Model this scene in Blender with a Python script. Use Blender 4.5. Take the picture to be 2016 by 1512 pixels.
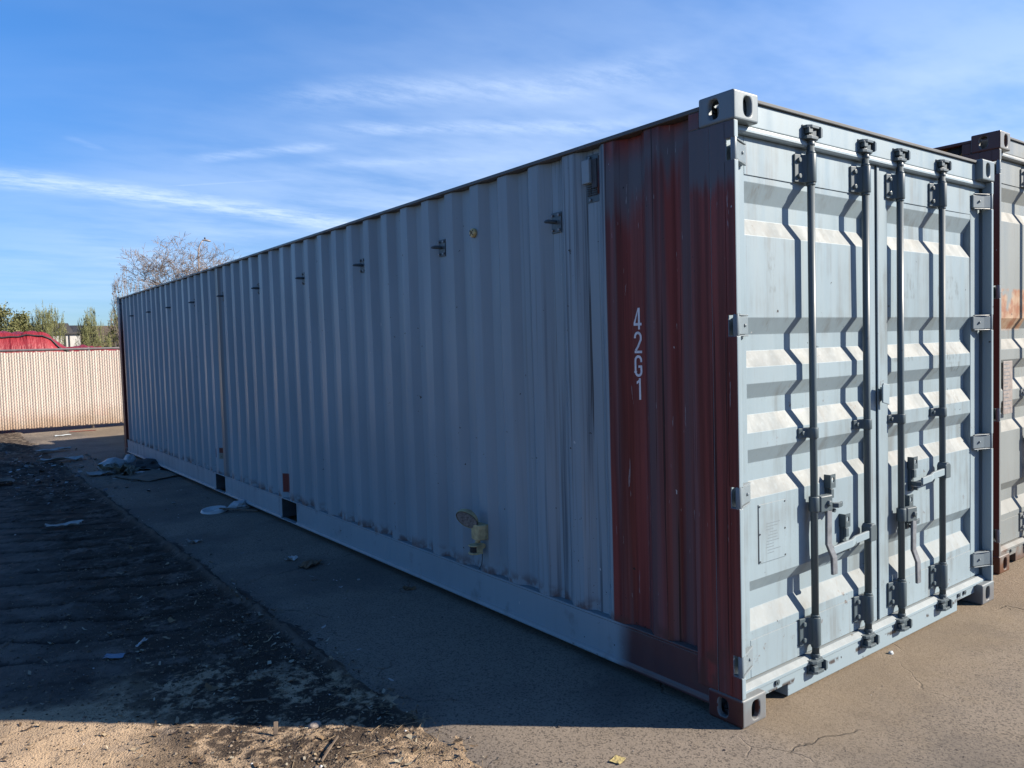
import bpy, bmesh, math, random
import numpy as np
from mathutils import Vector, Matrix

random.seed(7)
for o in list(bpy.data.objects):
    bpy.data.objects.remove(o, do_unlink=True)
scene = bpy.context.scene
COL = scene.collection

# ------------------------------------------------------------------ camera
CAM = Vector((-2.60328, -1.93687, 1.60053))
YAW, PITCH, ROLL = 0.647987, -0.048848, -0.029054
FPX = 1531.52
def cam_axes():
    cy, sy = math.cos(YAW), math.sin(YAW)
    f = Vector((sy*math.cos(PITCH), cy*math.cos(PITCH), math.sin(PITCH)))
    r = Vector((cy, -sy, 0)); u = r.cross(f)
    return (r*math.cos(ROLL)+u*math.sin(ROLL), -r*math.sin(ROLL)+u*math.cos(ROLL), f)
CR, CU, CF = cam_axes()
cd = bpy.data.cameras.new('camera'); cam = bpy.data.objects.new('camera', cd); COL.objects.link(cam)
cd.sensor_width = 36; cd.sensor_fit = 'HORIZONTAL'; cd.lens = FPX/2016*36
cd.clip_start = 0.05; cd.clip_end = 3000
cam.matrix_world = Matrix(((CR.x, CU.x, -CF.x, CAM.x), (CR.y, CU.y, -CF.y, CAM.y), (CR.z, CU.z, -CF.z, CAM.z), (0, 0, 0, 1)))
scene.camera = cam
def pray(px, py):
    return (CF + CR*((px-1008)/FPX) - CU*((py-756)/FPX))
def at_y(px, py, Y):
    d = pray(px, py); return CAM + d*((Y-CAM.y)/d.y)
def on_ground(px, py, z=0.0):
    d = pray(px, py); return CAM + d*((z-CAM.z)/d.z)

# ------------------------------------------------------------------ world, sun, exposure
SUN_EL = math.radians(30.0)
SUN_AZ = math.atan2(0.736, -0.676)        # measured from +Y towards +X
SKY_STRENGTH = 0.069
SUN_STRENGTH = 4.6
scene.view_settings.view_transform = 'Standard'
scene.view_settings.look = 'None'
scene.view_settings.exposure = 1.42
scene.view_settings.gamma = 1.0
scene.cycles.max_bounces = 5; scene.cycles.diffuse_bounces = 3; scene.cycles.glossy_bounces = 2; scene.cycles.transparent_max_bounces = 4
SUNV = Vector((math.sin(SUN_AZ)*math.cos(SUN_EL), math.cos(SUN_AZ)*math.cos(SUN_EL), math.sin(SUN_EL)))
sl = bpy.data.lights.new('sun', 'SUN'); sl.energy = SUN_STRENGTH; sl.angle = math.radians(0.53); sl.color = (1.0, 0.91, 0.78)
so = bpy.data.objects.new('sun', sl); COL.objects.link(so); so.rotation_euler = SUNV.to_track_quat('Z', 'Y').to_euler(); so.location = (10, -10, 20)

class NT:
    """small helper round a node tree"""
    def __init__(s, tree): s.t = tree
    def n(s, typ, props=None, **ins):
        nd = s.t.nodes.new(typ)
        for k, v in (props or {}).items(): setattr(nd, k, v)
        for k, v in ins.items():
            key = int(k[1:]) if k[0] == 'i' and k[1:].isdigit() else k.replace('_', ' ')
            s.put(nd.inputs[key], v)
        return nd
    def put(s, sock, v):
        if isinstance(v, bpy.types.NodeSocket): s.t.links.new(v, sock)
        elif isinstance(v, bpy.types.Node): s.t.links.new(v.outputs[0], sock)
        else: sock.default_value = v
    def m(s, op, a, b=0.0, c=None):
        nd = s.n('ShaderNodeMath', {'operation': op}); s.put(nd.inputs[0], a); s.put(nd.inputs[1], b)
        if c is not None: s.put(nd.inputs[2], c)
        return nd.outputs[0]
    def ss(s, v, a, b, lo=0.0, hi=1.0):
        nd = s.n('ShaderNodeMapRange', {'interpolation_type': 'SMOOTHSTEP'})
        for i, x in enumerate((v, a, b, lo, hi)): s.put(nd.inputs[i], x)
        return nd.outputs[0]
    def mix(s, f, a, b, blend='MIX'):
        nd = s.n('ShaderNodeMix', {'data_type': 'RGBA', 'blend_type': blend})
        s.put(nd.inputs[0], f)
        s.put(nd.inputs[6], a if not isinstance(a, tuple) or len(a) == 4 else a+(1,))
        s.put(nd.inputs[7], b if not isinstance(b, tuple) or len(b) == 4 else b+(1,))
        return nd.outputs[2]
    def noise(s, vec, scale, detail=3.0, rough=0.55, sc=None, off=(0, 0, 0)):
        if sc is not None:
            mp = s.n('ShaderNodeMapping'); s.put(mp.inputs[0], vec); mp.inputs['Scale'].default_value = sc; mp.inputs['Location'].default_value = off
            vec = mp.outputs[0]
        nd = s.n('ShaderNodeTexNoise'); s.put(nd.inputs['Vector'], vec)
        nd.inputs['Scale'].default_value = scale; nd.inputs['Detail'].default_value = detail; nd.inputs['Roughness'].default_value = rough
        return nd.outputs[0]
    def xyz(s, vec):
        nd = s.n('ShaderNodeSeparateXYZ'); s.put(nd.inputs[0], vec); return nd.outputs

world = bpy.data.worlds.new('World'); scene.world = world; world.use_nodes = True
w = NT(world.node_tree); world.node_tree.nodes.clear()
sky = w.n('ShaderNodeTexSky', {'sky_type': 'NISHITA', 'sun_disc': False, 'sun_elevation': SUN_EL, 'sun_rotation': SUN_AZ,
                               'altitude': 350.0, 'air_density': 1.0, 'dust_density': 0.25, 'ozone_density': 1.2})
tc = w.n('ShaderNodeTexCoord')
nv = w.n('ShaderNodeVectorMath', {'operation': 'NORMALIZE'}); w.put(nv.inputs[0], tc.outputs['Generated'])
dx, dy, dz = w.xyz(nv.outputs[0])
zz = w.m('MAXIMUM', dz, 0.0)
den = w.m('ADD', zz, 0.06)
cu = w.m('DIVIDE', dx, den); cv = w.m('DIVIDE', dy, den)       # where the view ray meets a flat cloud layer
cxy = w.n('ShaderNodeCombineXYZ', X=cu, Y=cv, Z=0.0).outputs[0]
def cirrus(ang, stretch, scale, lo, hi, off, detail=6.0, rough=0.6):
    rot = w.n('ShaderNodeMapping'); w.put(rot.inputs[0], cxy); rot.inputs['Rotation'].default_value = (0, 0, ang)
    warp = w.noise(rot.outputs[0], scale*0.7, 2.0)
    mp = w.n('ShaderNodeMapping'); w.put(mp.inputs[0], rot.outputs[0]); mp.inputs['Scale'].default_value = (1.0, stretch, 1.0); mp.inputs['Location'].default_value = off
    ad = w.n('ShaderNodeVectorMath', {'operation': 'ADD'}); w.put(ad.inputs[0], mp.outputs[0])
    cw = w.n('ShaderNodeCombineXYZ', X=w.m('MULTIPLY', warp, 0.5), Y=w.m('MULTIPLY', warp, 1.6), Z=0.0); w.put(ad.inputs[1], cw.outputs[0])
    return w.ss(w.noise(ad.outputs[0], scale, detail, rough), lo, hi)
WOB = w.noise(cxy, 1.1, 4.0); FIB = w.ss(w.noise(cxy, 4.5, 6.0, 0.7, (1, 2.2, 1)), 0.30, 0.68, 0.15, 1.0)
def streak(u0, v0, u1, v1, width, soft_end=0.25, amp=0.10):
    """a long thin cloud between two points of the cloud layer"""
    L = math.hypot(u1-u0, v1-v0); tx, ty = (u1-u0)/L, (v1-v0)/L
    a = w.m('SUBTRACT', cu, u0); b = w.m('SUBTRACT', cv, v0)
    t = w.m('DIVIDE', w.m('ADD', w.m('MULTIPLY', a, tx), w.m('MULTIPLY', b, ty)), L)
    d = w.m('SUBTRACT', w.m('MULTIPLY', b, tx), w.m('MULTIPLY', a, ty))
    wob = w.m('MULTIPLY', w.m('SUBTRACT', WOB, 0.5), amp*2)
    d = w.m('ABSOLUTE', w.m('ADD', d, wob))
    core = w.ss(d, width, 0.0)
    ends = w.m('MULTIPLY', w.ss(t, 0.0, soft_end), w.ss(t, 1.0, 1.0-soft_end))
    return w.m('MULTIPLY', w.m('MULTIPLY', core, ends), FIB)
def uv(px, py):
    d = pray(px, py).normalized(); k = max(d.z, 0)+0.06; return d.x/k, d.y/k
cl = w.m('MULTIPLY', cirrus(math.radians(35), 2.2, 0.55, 0.40, 0.85, (3.1, 1.7, 0), 4.0, 0.5), 0.10)
veil = w.ss(w.m('ADD', w.m('MULTIPLY', cu, 0.95), w.m('MULTIPLY', cv, 0.30)), 0.75, 3.4, 0.0, 0.50)
veil = w.m('MULTIPLY', veil, w.ss(w.noise(cxy, 0.9, 5.0, 0.6, (1, 1.7, 1)), 0.30, 0.66, 0.35, 1.0))
st = None
for a, b, wd, s_, amp_, g in (((-330, 305), (900, 478), .26, .12, .16, .50), ((330, 318), (720, 285), .09, .3, .06, .26), ((560, 262), (1330, 245), .13, .25, .10, .26),
                        ((560, 325), (1000, 316), .09, .3, .07, .18), ((430, 205), (1250, 165), .18, .35, .16, .24), ((120, 265), (215, 300), .04, .3, .02, .12),
                        ((900, 200), (1420, 120), .20, .35, .20, .22), ((0, 388), (640, 350), .018, .3, .01, .12)):
    k = w.m('MULTIPLY', streak(*uv(*a), *uv(*b), wd, s_, amp_), g)
    st = k if st is None else w.m('MAXIMUM', st, k)
tot = w.m('ADD', w.m('ADD', cl, veil), st)
tot = w.m('MINIMUM', tot, 0.88)
tot = w.m('MULTIPLY', tot, w.ss(dz, 0.0, 0.16))
skyc = w.n('ShaderNodeHueSaturation', Saturation=1.28, Value=1.0, Color=sky.outputs[0]).outputs[0]
skyc = w.mix(1.0, skyc, (0.60, 0.86, 1.14), 'MULTIPLY')
skyc = w.mix(w.ss(dz, 0.0, 0.42), w.mix(1.0, skyc, (0.56, 0.55, 0.66), 'MULTIPLY'), skyc)
wcol = w.mix(tot, skyc, (4.9, 5.8, 7.2))
bg = w.n('ShaderNodeBackground', Strength=SKY_STRENGTH); w.put(bg.inputs[0], wcol)
wo = w.n('ShaderNodeOutputWorld'); w.put(wo.inputs[0], bg.outputs[0])

# ------------------------------------------------------------------ numpy noise
def _hash(ix, iy, seed):
    h = (ix*374761393 + iy*668265263 + seed*974711) & 0x7fffffff
    h = (h ^ (h >> 13))*1274126177 & 0x7fffffff
    return ((h ^ (h >> 16)) & 0xffff)/65535.0
def vnoise(x, y, seed=0):
    x = np.asarray(x, float); y = np.asarray(y, float)
    ix = np.floor(x).astype(np.int64); iy = np.floor(y).astype(np.int64)
    fx = x-ix; fy = y-iy; fx = fx*fx*(3-2*fx); fy = fy*fy*(3-2*fy)
    a = _hash(ix, iy, seed); b = _hash(ix+1, iy, seed); c = _hash(ix, iy+1, seed); d = _hash(ix+1, iy+1, seed)
    return (a*(1-fx)+b*fx)*(1-fy)+(c*(1-fx)+d*fx)*fy
def fbm(x, y, seed=0, oct=4):
    s = 0; a = 0.5; n = 0
    for k in range(oct):
        s = s+a*vnoise(np.asarray(x)*2**k, np.asarray(y)*2**k, seed+k); n += a; a *= 0.5
    return s/n
def sstep(v, a, b):
    t = np.clip((v-a)/(b-a), 0, 1); return t*t*(3-2*t)

# ------------------------------------------------------------------ mesh helpers
def tag(o, label=None, cat=None, group=None, kind=None):
    for k, v in (('label', label), ('category', cat), ('group', group), ('kind', kind)):
        if v: o[k] = v
    return o
def empty(name, loc, rz=0):
    o = bpy.data.objects.new(name, None); COL.objects.link(o); o.location = loc; o.rotation_euler = (0, 0, rz)
    o.empty_display_size = 0.2
    return o
def link(name, me, mats, parent=None):
    o = bpy.data.objects.new(name, me); COL.objects.link(o)
    for m_ in (mats if isinstance(mats, (list, tuple)) else [mats]):
        if m_ is not None and len(me.materials) < 8: me.materials.append(m_)
    if parent is not None: o.parent = parent
    return o
class MB:
    def __init__(s): s.v = []; s.f = []; s.mi = []; s.sm = []
    def face(s, idx, mi=0, sm=False): s.f.append(tuple(idx)); s.mi.append(mi); s.sm.append(sm)
    def box(s, x0, x1, y0, y1, z0, z1, mi=0):
        b = len(s.v)
        s.v += [(x, y, z) for z in (z0, z1) for y in (y0, y1) for x in (x0, x1)]
        for q in ((0, 2, 3, 1), (4, 5, 7, 6), (0, 1, 5, 4), (2, 6, 7, 3), (0, 4, 6, 2), (1, 3, 7, 5)):
            s.face([b+i for i in q], mi)
        return s
    def prism(s, poly, d, axis='z', mi=0):
        """polygon (a,b) extruded between d[0] and d[1] along the axis"""
        def P(a, b, c): return {'z': (a, b, c), 'y': (a, c, b), 'x': (c, a, b)}[axis]
        n = len(poly); b = len(s.v)
        for c in d: s.v += [P(a_, b_, c) for a_, b_ in poly]
        for i in range(n):
            j = (i+1) % n; s.face((b+i, b+j, b+n+j, b+n+i), mi)
        s.face([b+i for i in range(n)][::-1], mi); s.face([b+n+i for i in range(n)], mi)
        return s
    def tube(s, pts, rad, n=8, mi=0, caps=True, sm=True):
        pts = [Vector(p) for p in pts]
        rads = rad if isinstance(rad, (list, tuple)) else [rad]*len(pts)
        b = len(s.v); ref = None
        for i, p in enumerate(pts):
            t = (pts[min(i+1, len(pts)-1)]-pts[max(i-1, 0)]).normalized()
            if ref is None: ref = Vector((0, 0, 1)) if abs(t.z) < 0.9 else Vector((1, 0, 0))
            u = t.cross(ref).normalized(); v = t.cross(u); ref = ref if abs(t.dot(ref)) < .95 else u
            for k in range(n):
                a = 2*math.pi*k/n; q = p+(u*math.cos(a)+v*math.sin(a))*rads[i]; s.v.append(tuple(q))
        for i in range(len(pts)-1):
            for k in range(n):
                k2 = (k+1) % n; s.face((b+i*n+k, b+i*n+k2, b+(i+1)*n+k2, b+(i+1)*n+k), mi, sm)
        if caps:
            s.face([b+k for k in range(n)][::-1], mi); s.face([b+(len(pts)-1)*n+k for k in range(n)], mi)
        return s
    def bar(s, pts, wv, hv, mi=0):
        """rectangular bar along a polyline; wv, hv: half-extent vectors"""
        wv, hv = Vector(wv), Vector(hv); b = len(s.v)
        for p in pts:
            p = Vector(p); s.v += [tuple(p-wv-hv), tuple(p+wv-hv), tuple(p+wv+hv), tuple(p-wv+hv)]
        for i in range(len(pts)-1):
            for k in range(4):
                k2 = (k+1) % 4; s.face((b+i*4+k, b+i*4+k2, b+i*4+4+k2, b+i*4+4+k), mi)
        e = b+(len(pts)-1)*4; s.face((b+3, b+2, b+1, b), mi); s.face((e, e+1, e+2, e+3), mi)
        return s
    def plate_hole(s, rect, hc, ha, hb, place, depth, mi=0):
        """rectangle with an oblong hole; place(a,b,d) gives the 3-D point, depth: length of the hole's wall"""
        a0, a1, b0, b1 = rect; cx, cy = hc
        n = 24; b = len(s.v); inn = []
        for k in range(n):
            a = 2*math.pi*(k+.5)/n; c, q = math.cos(a), math.sin(a)
            r = 1.0/((abs(c)/ha)**2.6+(abs(q)/hb)**2.6)**(1/2.6); inn.append((cx+c*r, cy+q*r))
        s.v += [place(x, y, 0) for x, y in ((a1, b1), (a0, b1), (a0, b0), (a1, b0))]+[place(x, y, 0) for x, y in inn]+[place(x, y, depth) for x, y in inn]
        I, D = b+4, b+4+n
        for k in range(n):
            k2 = (k+1) % n; cnr = k*4//n; c2 = (k2*4//n)
            s.face((I+k, I+k2, b+cnr), mi)
            if c2 != cnr: s.face((I+k2, b+c2, b+cnr), mi)
            s.face((I+k, I+k2, D+k2, D+k), mi, True)
        return s
    def mesh(s, name, weld=False):
        me = bpy.data.meshes.new(name); me.from_pydata(s.v, [], s.f); me.update()
        me.polygons.foreach_set('material_index', s.mi); me.polygons.foreach_set('use_smooth', s.sm)
        if weld or True:
            bm = bmesh.new(); bm.from_mesh(me)
            if weld: bmesh.ops.remove_doubles(bm, verts=bm.verts, dist=1e-5)
            bmesh.ops.recalc_face_normals(bm, faces=bm.faces); bm.to_mesh(me); bm.free()
        return me
    def build(s, name, mats, parent=None, bevel=0.0, seg=2, weld=False):
        o = link(name, s.mesh(name, weld), mats, parent)
        if bevel:
            bv = o.modifiers.new('bevel', 'BEVEL'); bv.width = bevel; bv.segments = seg; bv.limit_method = 'ANGLE'; bv.angle_limit = math.radians(50)
            bv.harden_normals = False
        return o
def np_mesh(name, V, Q, mats, parent=None, smooth=False, col=None):
    V = np.asarray(V, np.float32); Q = np.asarray(Q, np.int32); k = Q.shape[1]
    me = bpy.data.meshes.new(name); me.vertices.add(len(V)); me.vertices.foreach_set('co', V.ravel())
    me.loops.add(Q.size); me.loops.foreach_set('vertex_index', Q.ravel())
    me.polygons.add(len(Q)); me.polygons.foreach_set('loop_start', np.arange(0, Q.size, k, dtype=np.int32))
    me.polygons.foreach_set('loop_total', np.full(len(Q), k, np.int32))
    me.polygons.foreach_set('use_smooth', np.full(len(Q), smooth)); me.update(calc_edges=True)
    if col is not None:
        at = me.color_attributes.new('Col', 'FLOAT_COLOR', 'POINT')
        at.data.foreach_set('color', np.concatenate([col, np.ones((len(col), 1))], 1).astype(np.float32).ravel())
    return link(name, me, mats, parent)

# ------------------------------------------------------------------ materials
def new_mat(name, rough=0.6, spec=0.5):
    m = bpy.data.materials.new(name); m.use_nodes = True; t = m.node_tree; t.nodes.clear()
    k = NT(t); b = k.n('ShaderNodeBsdfPrincipled'); o = k.n('ShaderNodeOutputMaterial'); k.put(o.inputs[0], b.outputs[0])
    b.inputs['Roughness'].default_value = rough; b.inputs['Specular IOR Level'].default_value = spec
    return m, k, b
def obj_co(k): return k.n('ShaderNodeTexCoord').outputs['Object']
def bump(k, b, h, strength=0.3, dist=0.01):
    nd = k.n('ShaderNodeBump', Strength=strength, Distance=dist, Height=h); k.put(b.inputs['Normal'], nd.outputs[0])
def plain(name, col, rough=0.6, var=0.15, scale=8.0, spec=0.5, bmp=0.0):
    m, k, b = new_mat(name, rough, spec); co = obj_co(k)
    n1 = k.noise(co, scale, 4.0)
    c = k.mix(k.ss(n1, 0.3, 0.7), tuple(x*(1-var) for x in col), tuple(min(1, x*(1+var)) for x in col))
    k.put(b.inputs['Base Color'], c)
    if bmp: bump(k, b, k.noise(co, scale*6, 3.0), bmp, 0.01)
    return m
GREY = (0.197, 0.252, 0.284)
def paint(name, base=GREY, dust=0.75, specks=1.0, rust_low=0.0, extra=None, rough=0.40):
    """weathered enamel on steel: vertical washes, chips, dust lying on ledges"""
    m, k, b = new_mat(name, rough, 0.32); co = obj_co(k); x, y, z = k.xyz(co)
    big = k.noise(co, 0.9, 3.0)
    wash = k.noise(co, 1.0, 3.0, 0.6, (9, 9, 0.55))
    c = k.mix(k.ss(big, 0.3, 0.7), tuple(v*0.93 for v in base), tuple(v*1.06 for v in base))
    c = k.mix(k.m('MULTIPLY', k.ss(wash, 0.5, 0.74), 0.14), c, tuple(v*0.62 for v in base))
    c = k.mix(k.m('MULTIPLY', k.ss(wash, 0.46, 0.30), 0.10), c, tuple(min(1, v*1.25) for v in base))
    if extra: c = extra(k, c, co, x, y, z)
    ch = k.noise(co, 30.0, 3.0, 0.6); clump = k.noise(co, 1.6, 2.0, 0.5, None)
    mask = k.m('MULTIPLY', k.ss(k.m('ADD', ch, k.m('MULTIPLY', k.m('SUBTRACT', clump, 0.5), 0.25)), 0.735, 0.755), specks)
    c = k.mix(mask, c, (0.02167, 0.01858, 0.01981))
    wh = k.noise(co, 26.0, 2.0, 0.6, (1, 1, .6), (5, 3, 9))
    c = k.mix(k.m('MULTIPLY', k.ss(wh, 0.775, 0.79), specks), c, (0.3767, 0.3872, 0.3923))
    if rust_low:
        rn = k.noise(co, 7.0, 5.0)
        rm = k.m('MULTIPLY', k.ss(k.m('ADD', z, k.m('MULTIPLY', k.m('SUBTRACT', rn, 0.5), 0.5)), 0.20, 0.02), rust_low)
        c = k.mix(rm, c, (0.08896, 0.03923, 0.02093))
    if dust:
        nz = k.xyz(k.n('ShaderNodeNewGeometry').outputs['Normal'])[2]
        dn = k.noise(co, 55.0, 3.0)
        dm = k.m('MULTIPLY', k.ss(nz, 0.18, 0.55), k.ss(dn, 0.2, 0.55, dust*0.75, dust))
        c = k.mix(dm, c, (0.1602, 0.1524, 0.1354))
        k.put(b.inputs['Roughness'], k.m('ADD', k.m('MULTIPLY', dm, 0.4), k.ss(wash, 0.3, 0.7, rough-0.07, rough+0.12)))
    k.put(b.inputs['Base Color'], c)
    bump(k, b, k.noise(co, 40.0, 4.0, 0.6, (1, 1, .35)), 0.10, 0.004)
    return m
RED = (0.150, 0.036, 0.031)
RECTS = [(5.02, 5.13, .30, .475), (6.96, 7.07, .485, .545), (6.96, 7.07, .42, .484), (7.14, 7.21, .43, .53)]
def side_extra(red_front=0.757, hazard=False):
    def f(k, c, co, x, y, z):
        run = k.noise(co, 1.0, 4.0, 0.6, (22, 22, 0.45), (3, 1, 0))
        red = k.mix(k.ss(run, 0.35, 0.65), tuple(v*0.62 for v in RED), tuple(v*1.25 for v in RED))
        # thin grey overspray: broad fans from the top, washing out downwards, uneven
        ov = k.noise(co, 1.0, 4.0, 0.55, (0.5822, 0.5822, 0.4185), (0.5822, 0.5822, 0.157))
        fan = k.m('ADD', ov, k.m('MULTIPLY', k.m('SUBTRACT', z, 2.16), 0.55))
        fan = k.m('ADD', fan, k.m('MULTIPLY', k.m('SUBTRACT', run, .5), .30))
        fan = k.m('ADD', fan, k.m('MULTIPLY', k.ss(y, .27, .22), k.ss(z, 2.10, 2.40, 0.0, .16)))
        g = k.m('MULTIPLY', k.ss(fan, 0.50, 0.62), k.ss(k.m('ADD', z, k.m('MULTIPLY', ov, 0.5)), 2.82, 2.66))
        g = k.m('MAXIMUM', k.m('MULTIPLY', g, 0.92), k.ss(k.noise(co, 1.0, 3.0, 0.5, (14, 14, 0.25), (8, 2, 5)), 0.44, 0.66, 0.0, 0.48))
        redc = k.mix(g, red, (0.08634, 0.09159, 0.1046))
        mk = k.m('MAXIMUM', k.ss(y, red_front+0.004, red_front-0.004), k.m('MULTIPLY', k.ss(y, 11.72, 11.95), k.ss(z, 2.6, 1.9)))
        # dark drips in the grey next to the red
        dr = k.m('MULTIPLY', k.ss(k.noise(co, 1.0, 3.0, 0.6, (30, 30, 0.5), (2, 9, 1)), 0.50, 0.72), k.ss(y, 1.75, 0.95))
        c = k.mix(k.m('MULTIPLY', dr, 0.80), c, (0.03661, 0.05231, 0.07062))
        c = k.mix(mk, c, redc)
        dk = k.ss(k.noise(co, 1.0, 3.0, 0.6, (45, 45, 0.42), (6, 7, 2)), 0.63, 0.69)
        sc_ = k.m('MULTIPLY', k.ss(k.noise(co, 1.0, 3.0, .65, (60, 60, 5.5), (1, 5, 3)), .69, .71), k.ss(y, .80, .70))
        c = k.mix(k.m('MULTIPLY', sc_, .6), c, (0.2616, 0.2616, 0.2761))
        c = k.mix(k.m('MULTIPLY', dk, k.m('MULTIPLY', k.ss(y, 1.5, 0.9), 0.8)), c, (0.01238, 0.00743, 0.008669))
        b_ = [n_ for n_ in k.t.nodes if n_.type == 'BSDF_PRINCIPLED'][0]; k.put(b_.inputs['Specular IOR Level'], k.m('SUBTRACT', 0.30, k.m('MULTIPLY', mk, 0.14)))
        # repair: bare red oxide patches where stickers were torn off
        def rect(y0, y1, z0, z1):
            return k.m('MULTIPLY', k.m('MULTIPLY', k.ss(y, y0-.004, y0+.004), k.ss(y, y1+.004, y1-.004)), k.m('MULTIPLY', k.ss(z, z0-.006, z0+.006), k.ss(z, z1+.006, z1-.006)))
        if not hazard:
            c = k.mix(rect(*RECTS[0]), c, (0.131, 0.02028, 0.0169))
            c = k.mix(rect(*RECTS[1]), c, (0.1098, 0.02535, 0.02028))
            c = k.mix(rect(*RECTS[2]), c, (0.1779, 0.1673, 0.136))
            c = k.mix(rect(*RECTS[3]), c, (0.0157, 0.03661, 0.1046))
            rr = k.m('MULTIPLY', k.ss(z, .34, .255), k.ss(k.noise(co, 11.0, 3.0), .42, .60))
            c = k.mix(k.m('MULTIPLY', rr, .8), c, (0.07845, 0.03923, 0.03401))
            # one faded, chalkier strip of sheet
            c = k.mix(k.m('MULTIPLY', k.m('MULTIPLY', k.ss(y, 6.76, 6.79), k.ss(y, 6.95, 6.92)), .75), c, (0.1308, 0.1203, 0.1151))
        else:
            sw = k.m('FRACT', k.m('MULTIPLY', k.m('ADD', y, k.m('MULTIPLY', z, 1.0)), 3.6))
            hz = k.m('MULTIPLY', k.m('MULTIPLY', k.ss(y, .24, .25), k.ss(y, .98, .97)), k.ss(z, 2.62, 2.63))
            c = k.mix(hz, c, k.mix(k.ss(sw, .48, .52), (0.01238, 0.01238, 0.01362), (0.2616, 0.1255, 0.02616)))
        return c
    return f
def rail_extra(k, c, co, x, y, z):
    n = k.noise(co, 6.0, 4.0)
    mk = k.ss(k.m('ADD', y, k.m('MULTIPLY', n, 0.06)), 0.80, 0.66)
    c = k.mix(mk, c, k.mix(k.ss(n, .3, .7), (0.06192, 0.03406, 0.03715), (0.07845, 0.03661, 0.03661)))
    return k.mix(k.m('MULTIPLY', k.ss(n, .58, .72), .35), c, (0.06278, 0.05231, 0.05231))
def chip_band(z0, z1, z2):
    def f(k, c, co, x, y, z):
        n = k.noise(co, 9.0, 5.0, .65); n2 = k.noise(co, 2.2, 3.0)
        band = k.m('MULTIPLY', k.ss(z, z0-.004, z0+.004), k.ss(z, z2+.01, z1))
        return k.mix(k.m('MULTIPLY', band, k.ss(k.m('ADD', n, k.m('MULTIPLY', k.m('SUBTRACT', n2, .5), .9)), .52, .58)), c, (0.05263, 0.04644, 0.04644))
    return f
def door_extra(ghosts):
    def f(k, c, co, x, y, z):
        gr = k.noise(co, 1.0, 4.0, .65, (14, 14, 1.1), (5, 0, 2)); pt = k.noise(co, 3.2, 4.0, .6)
        c = k.mix(k.m('MULTIPLY', k.ss(k.m('ADD', k.m('MULTIPLY', gr, .6), k.m('MULTIPLY', pt, .4)), .47, .66), .50), c, (0.1056, 0.1056, 0.09713))
        rs_ = k.m('MULTIPLY', k.ss(k.noise(co, 18.0, 4.0, .65), .62, .68), k.m('MAXIMUM', k.ss(z, .42, .18), k.ss(k.noise(co, 2.0, 2.0), .56, .68)))
        c = k.mix(k.m('MULTIPLY', rs_, .7), c, (0.08449, 0.04647, 0.02957))
        rn = k.m('MULTIPLY', k.ss(k.noise(co, 1.0, 3.0, .6, (38, 38, 1.6), (2, 2, 7)), .64, .74), .32)
        c = k.mix(rn, c, (0.1098, 0.07185, 0.05069))
        fine = k.noise(co, 60.0, 3.0, .6, (1, 1, .25)); blotch = k.noise(co, 16.0, 3.0)
        for (x0, x1, z0, z1, amt) in ghosts:
            r = k.m('MULTIPLY', k.m('MULTIPLY', k.ss(x, x0-.006, x0+.006), k.ss(x, x1+.006, x1-.006)), k.m('MULTIPLY', k.ss(z, z0-.008, z0+.008), k.ss(z, z1+.008, z1-.008)))
            c = k.mix(k.m('MULTIPLY', k.m('MULTIPLY', r, k.ss(fine, .40, .62)), k.m('MULTIPLY', k.ss(blotch, .35, .6), amt)), c, (0.08896, 0.09933, 0.09933))
        return c
    return f
def rust_door_extra(k, c, co, x, y, z):
    n = k.noise(co, 5.0, 5.0)
    r = k.m('MULTIPLY', k.m('MULTIPLY', k.ss(x, .20, .22), k.ss(x, .62, .60)), k.m('MULTIPLY', k.ss(z, 1.60, 1.63), k.ss(z, 1.90, 1.88)))
    r = k.m('MULTIPLY', r, k.ss(n, .33, .45))
    c = k.mix(r, c, k.mix(k.ss(k.noise(co, 14, 4), .35, .65), (0.22, 0.10, 0.055), (0.31, 0.215, 0.145)))
    s = k.m('MULTIPLY', k.ss(k.noise(co, 1.0, 4.0, .6, (25, 25, 1.2)), .58, .75), .35)
    return k.mix(s, c, (0.1255, 0.07327, 0.04709))

M = {}
M['side'] = paint('grey side paint', dust=0.35, rough=.42, extra=side_extra())
M['side2'] = paint('maroon side paint', base=(0.06278, 0.01465, 0.01673), dust=0.3, extra=side_extra(30.0, True))
M['post'] = paint('post side paint', dust=0.4, extra=side_extra(), specks=1.3)
M['rail'] = paint('rail paint', dust=0.5, extra=rail_extra)
M['frame'] = paint('grey frame paint', dust=0.55)
M['sill'] = paint('sill paint', dust=0.55, extra=chip_band(0.0586, 0.07062, 0.07427))
M['door_l'] = paint('left door paint', extra=door_extra([(.315, .375, 1.80, 1.97, .55)]))
M['door_r'] = paint('right door paint', extra=door_extra([(1.43, 1.62, 1.79, 1.92, .45), (1.88, 2.14, 1.79, 1.92, .55), (1.90, 2.02, 1.66, 1.74, .40),
                    (1.36, 1.60, 1.46, 1.53, .5), (1.88, 2.16, 1.45, 1.53, .85), (1.88, 2.16, 1.38, 1.44, .6), (1.88, 2.16, 1.20, 1.27, .8), (1.38, 1.62, 1.20, 1.26, .3)]))
M['bar'] = paint('locking gear paint', base=(0.064, 0.086, 0.098), dust=0.15, specks=.5)
M['hinge'] = paint('hinge paint', base=(0.1349, 0.1668, 0.1882), dust=.3)
M['casting'] = paint('casting paint', base=(0.1349, 0.1668, 0.1846), dust=0.35, specks=.8, rust_low=0.35)
M['cast_red'] = paint('red casting paint', base=(0.06811, 0.01981, 0.02105), dust=0.5, rust_low=0.3)
M['frame2'] = paint('dirty grey paint', base=(0.165, 0.180, 0.180), dust=0.6, rust_low=.8)
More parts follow.
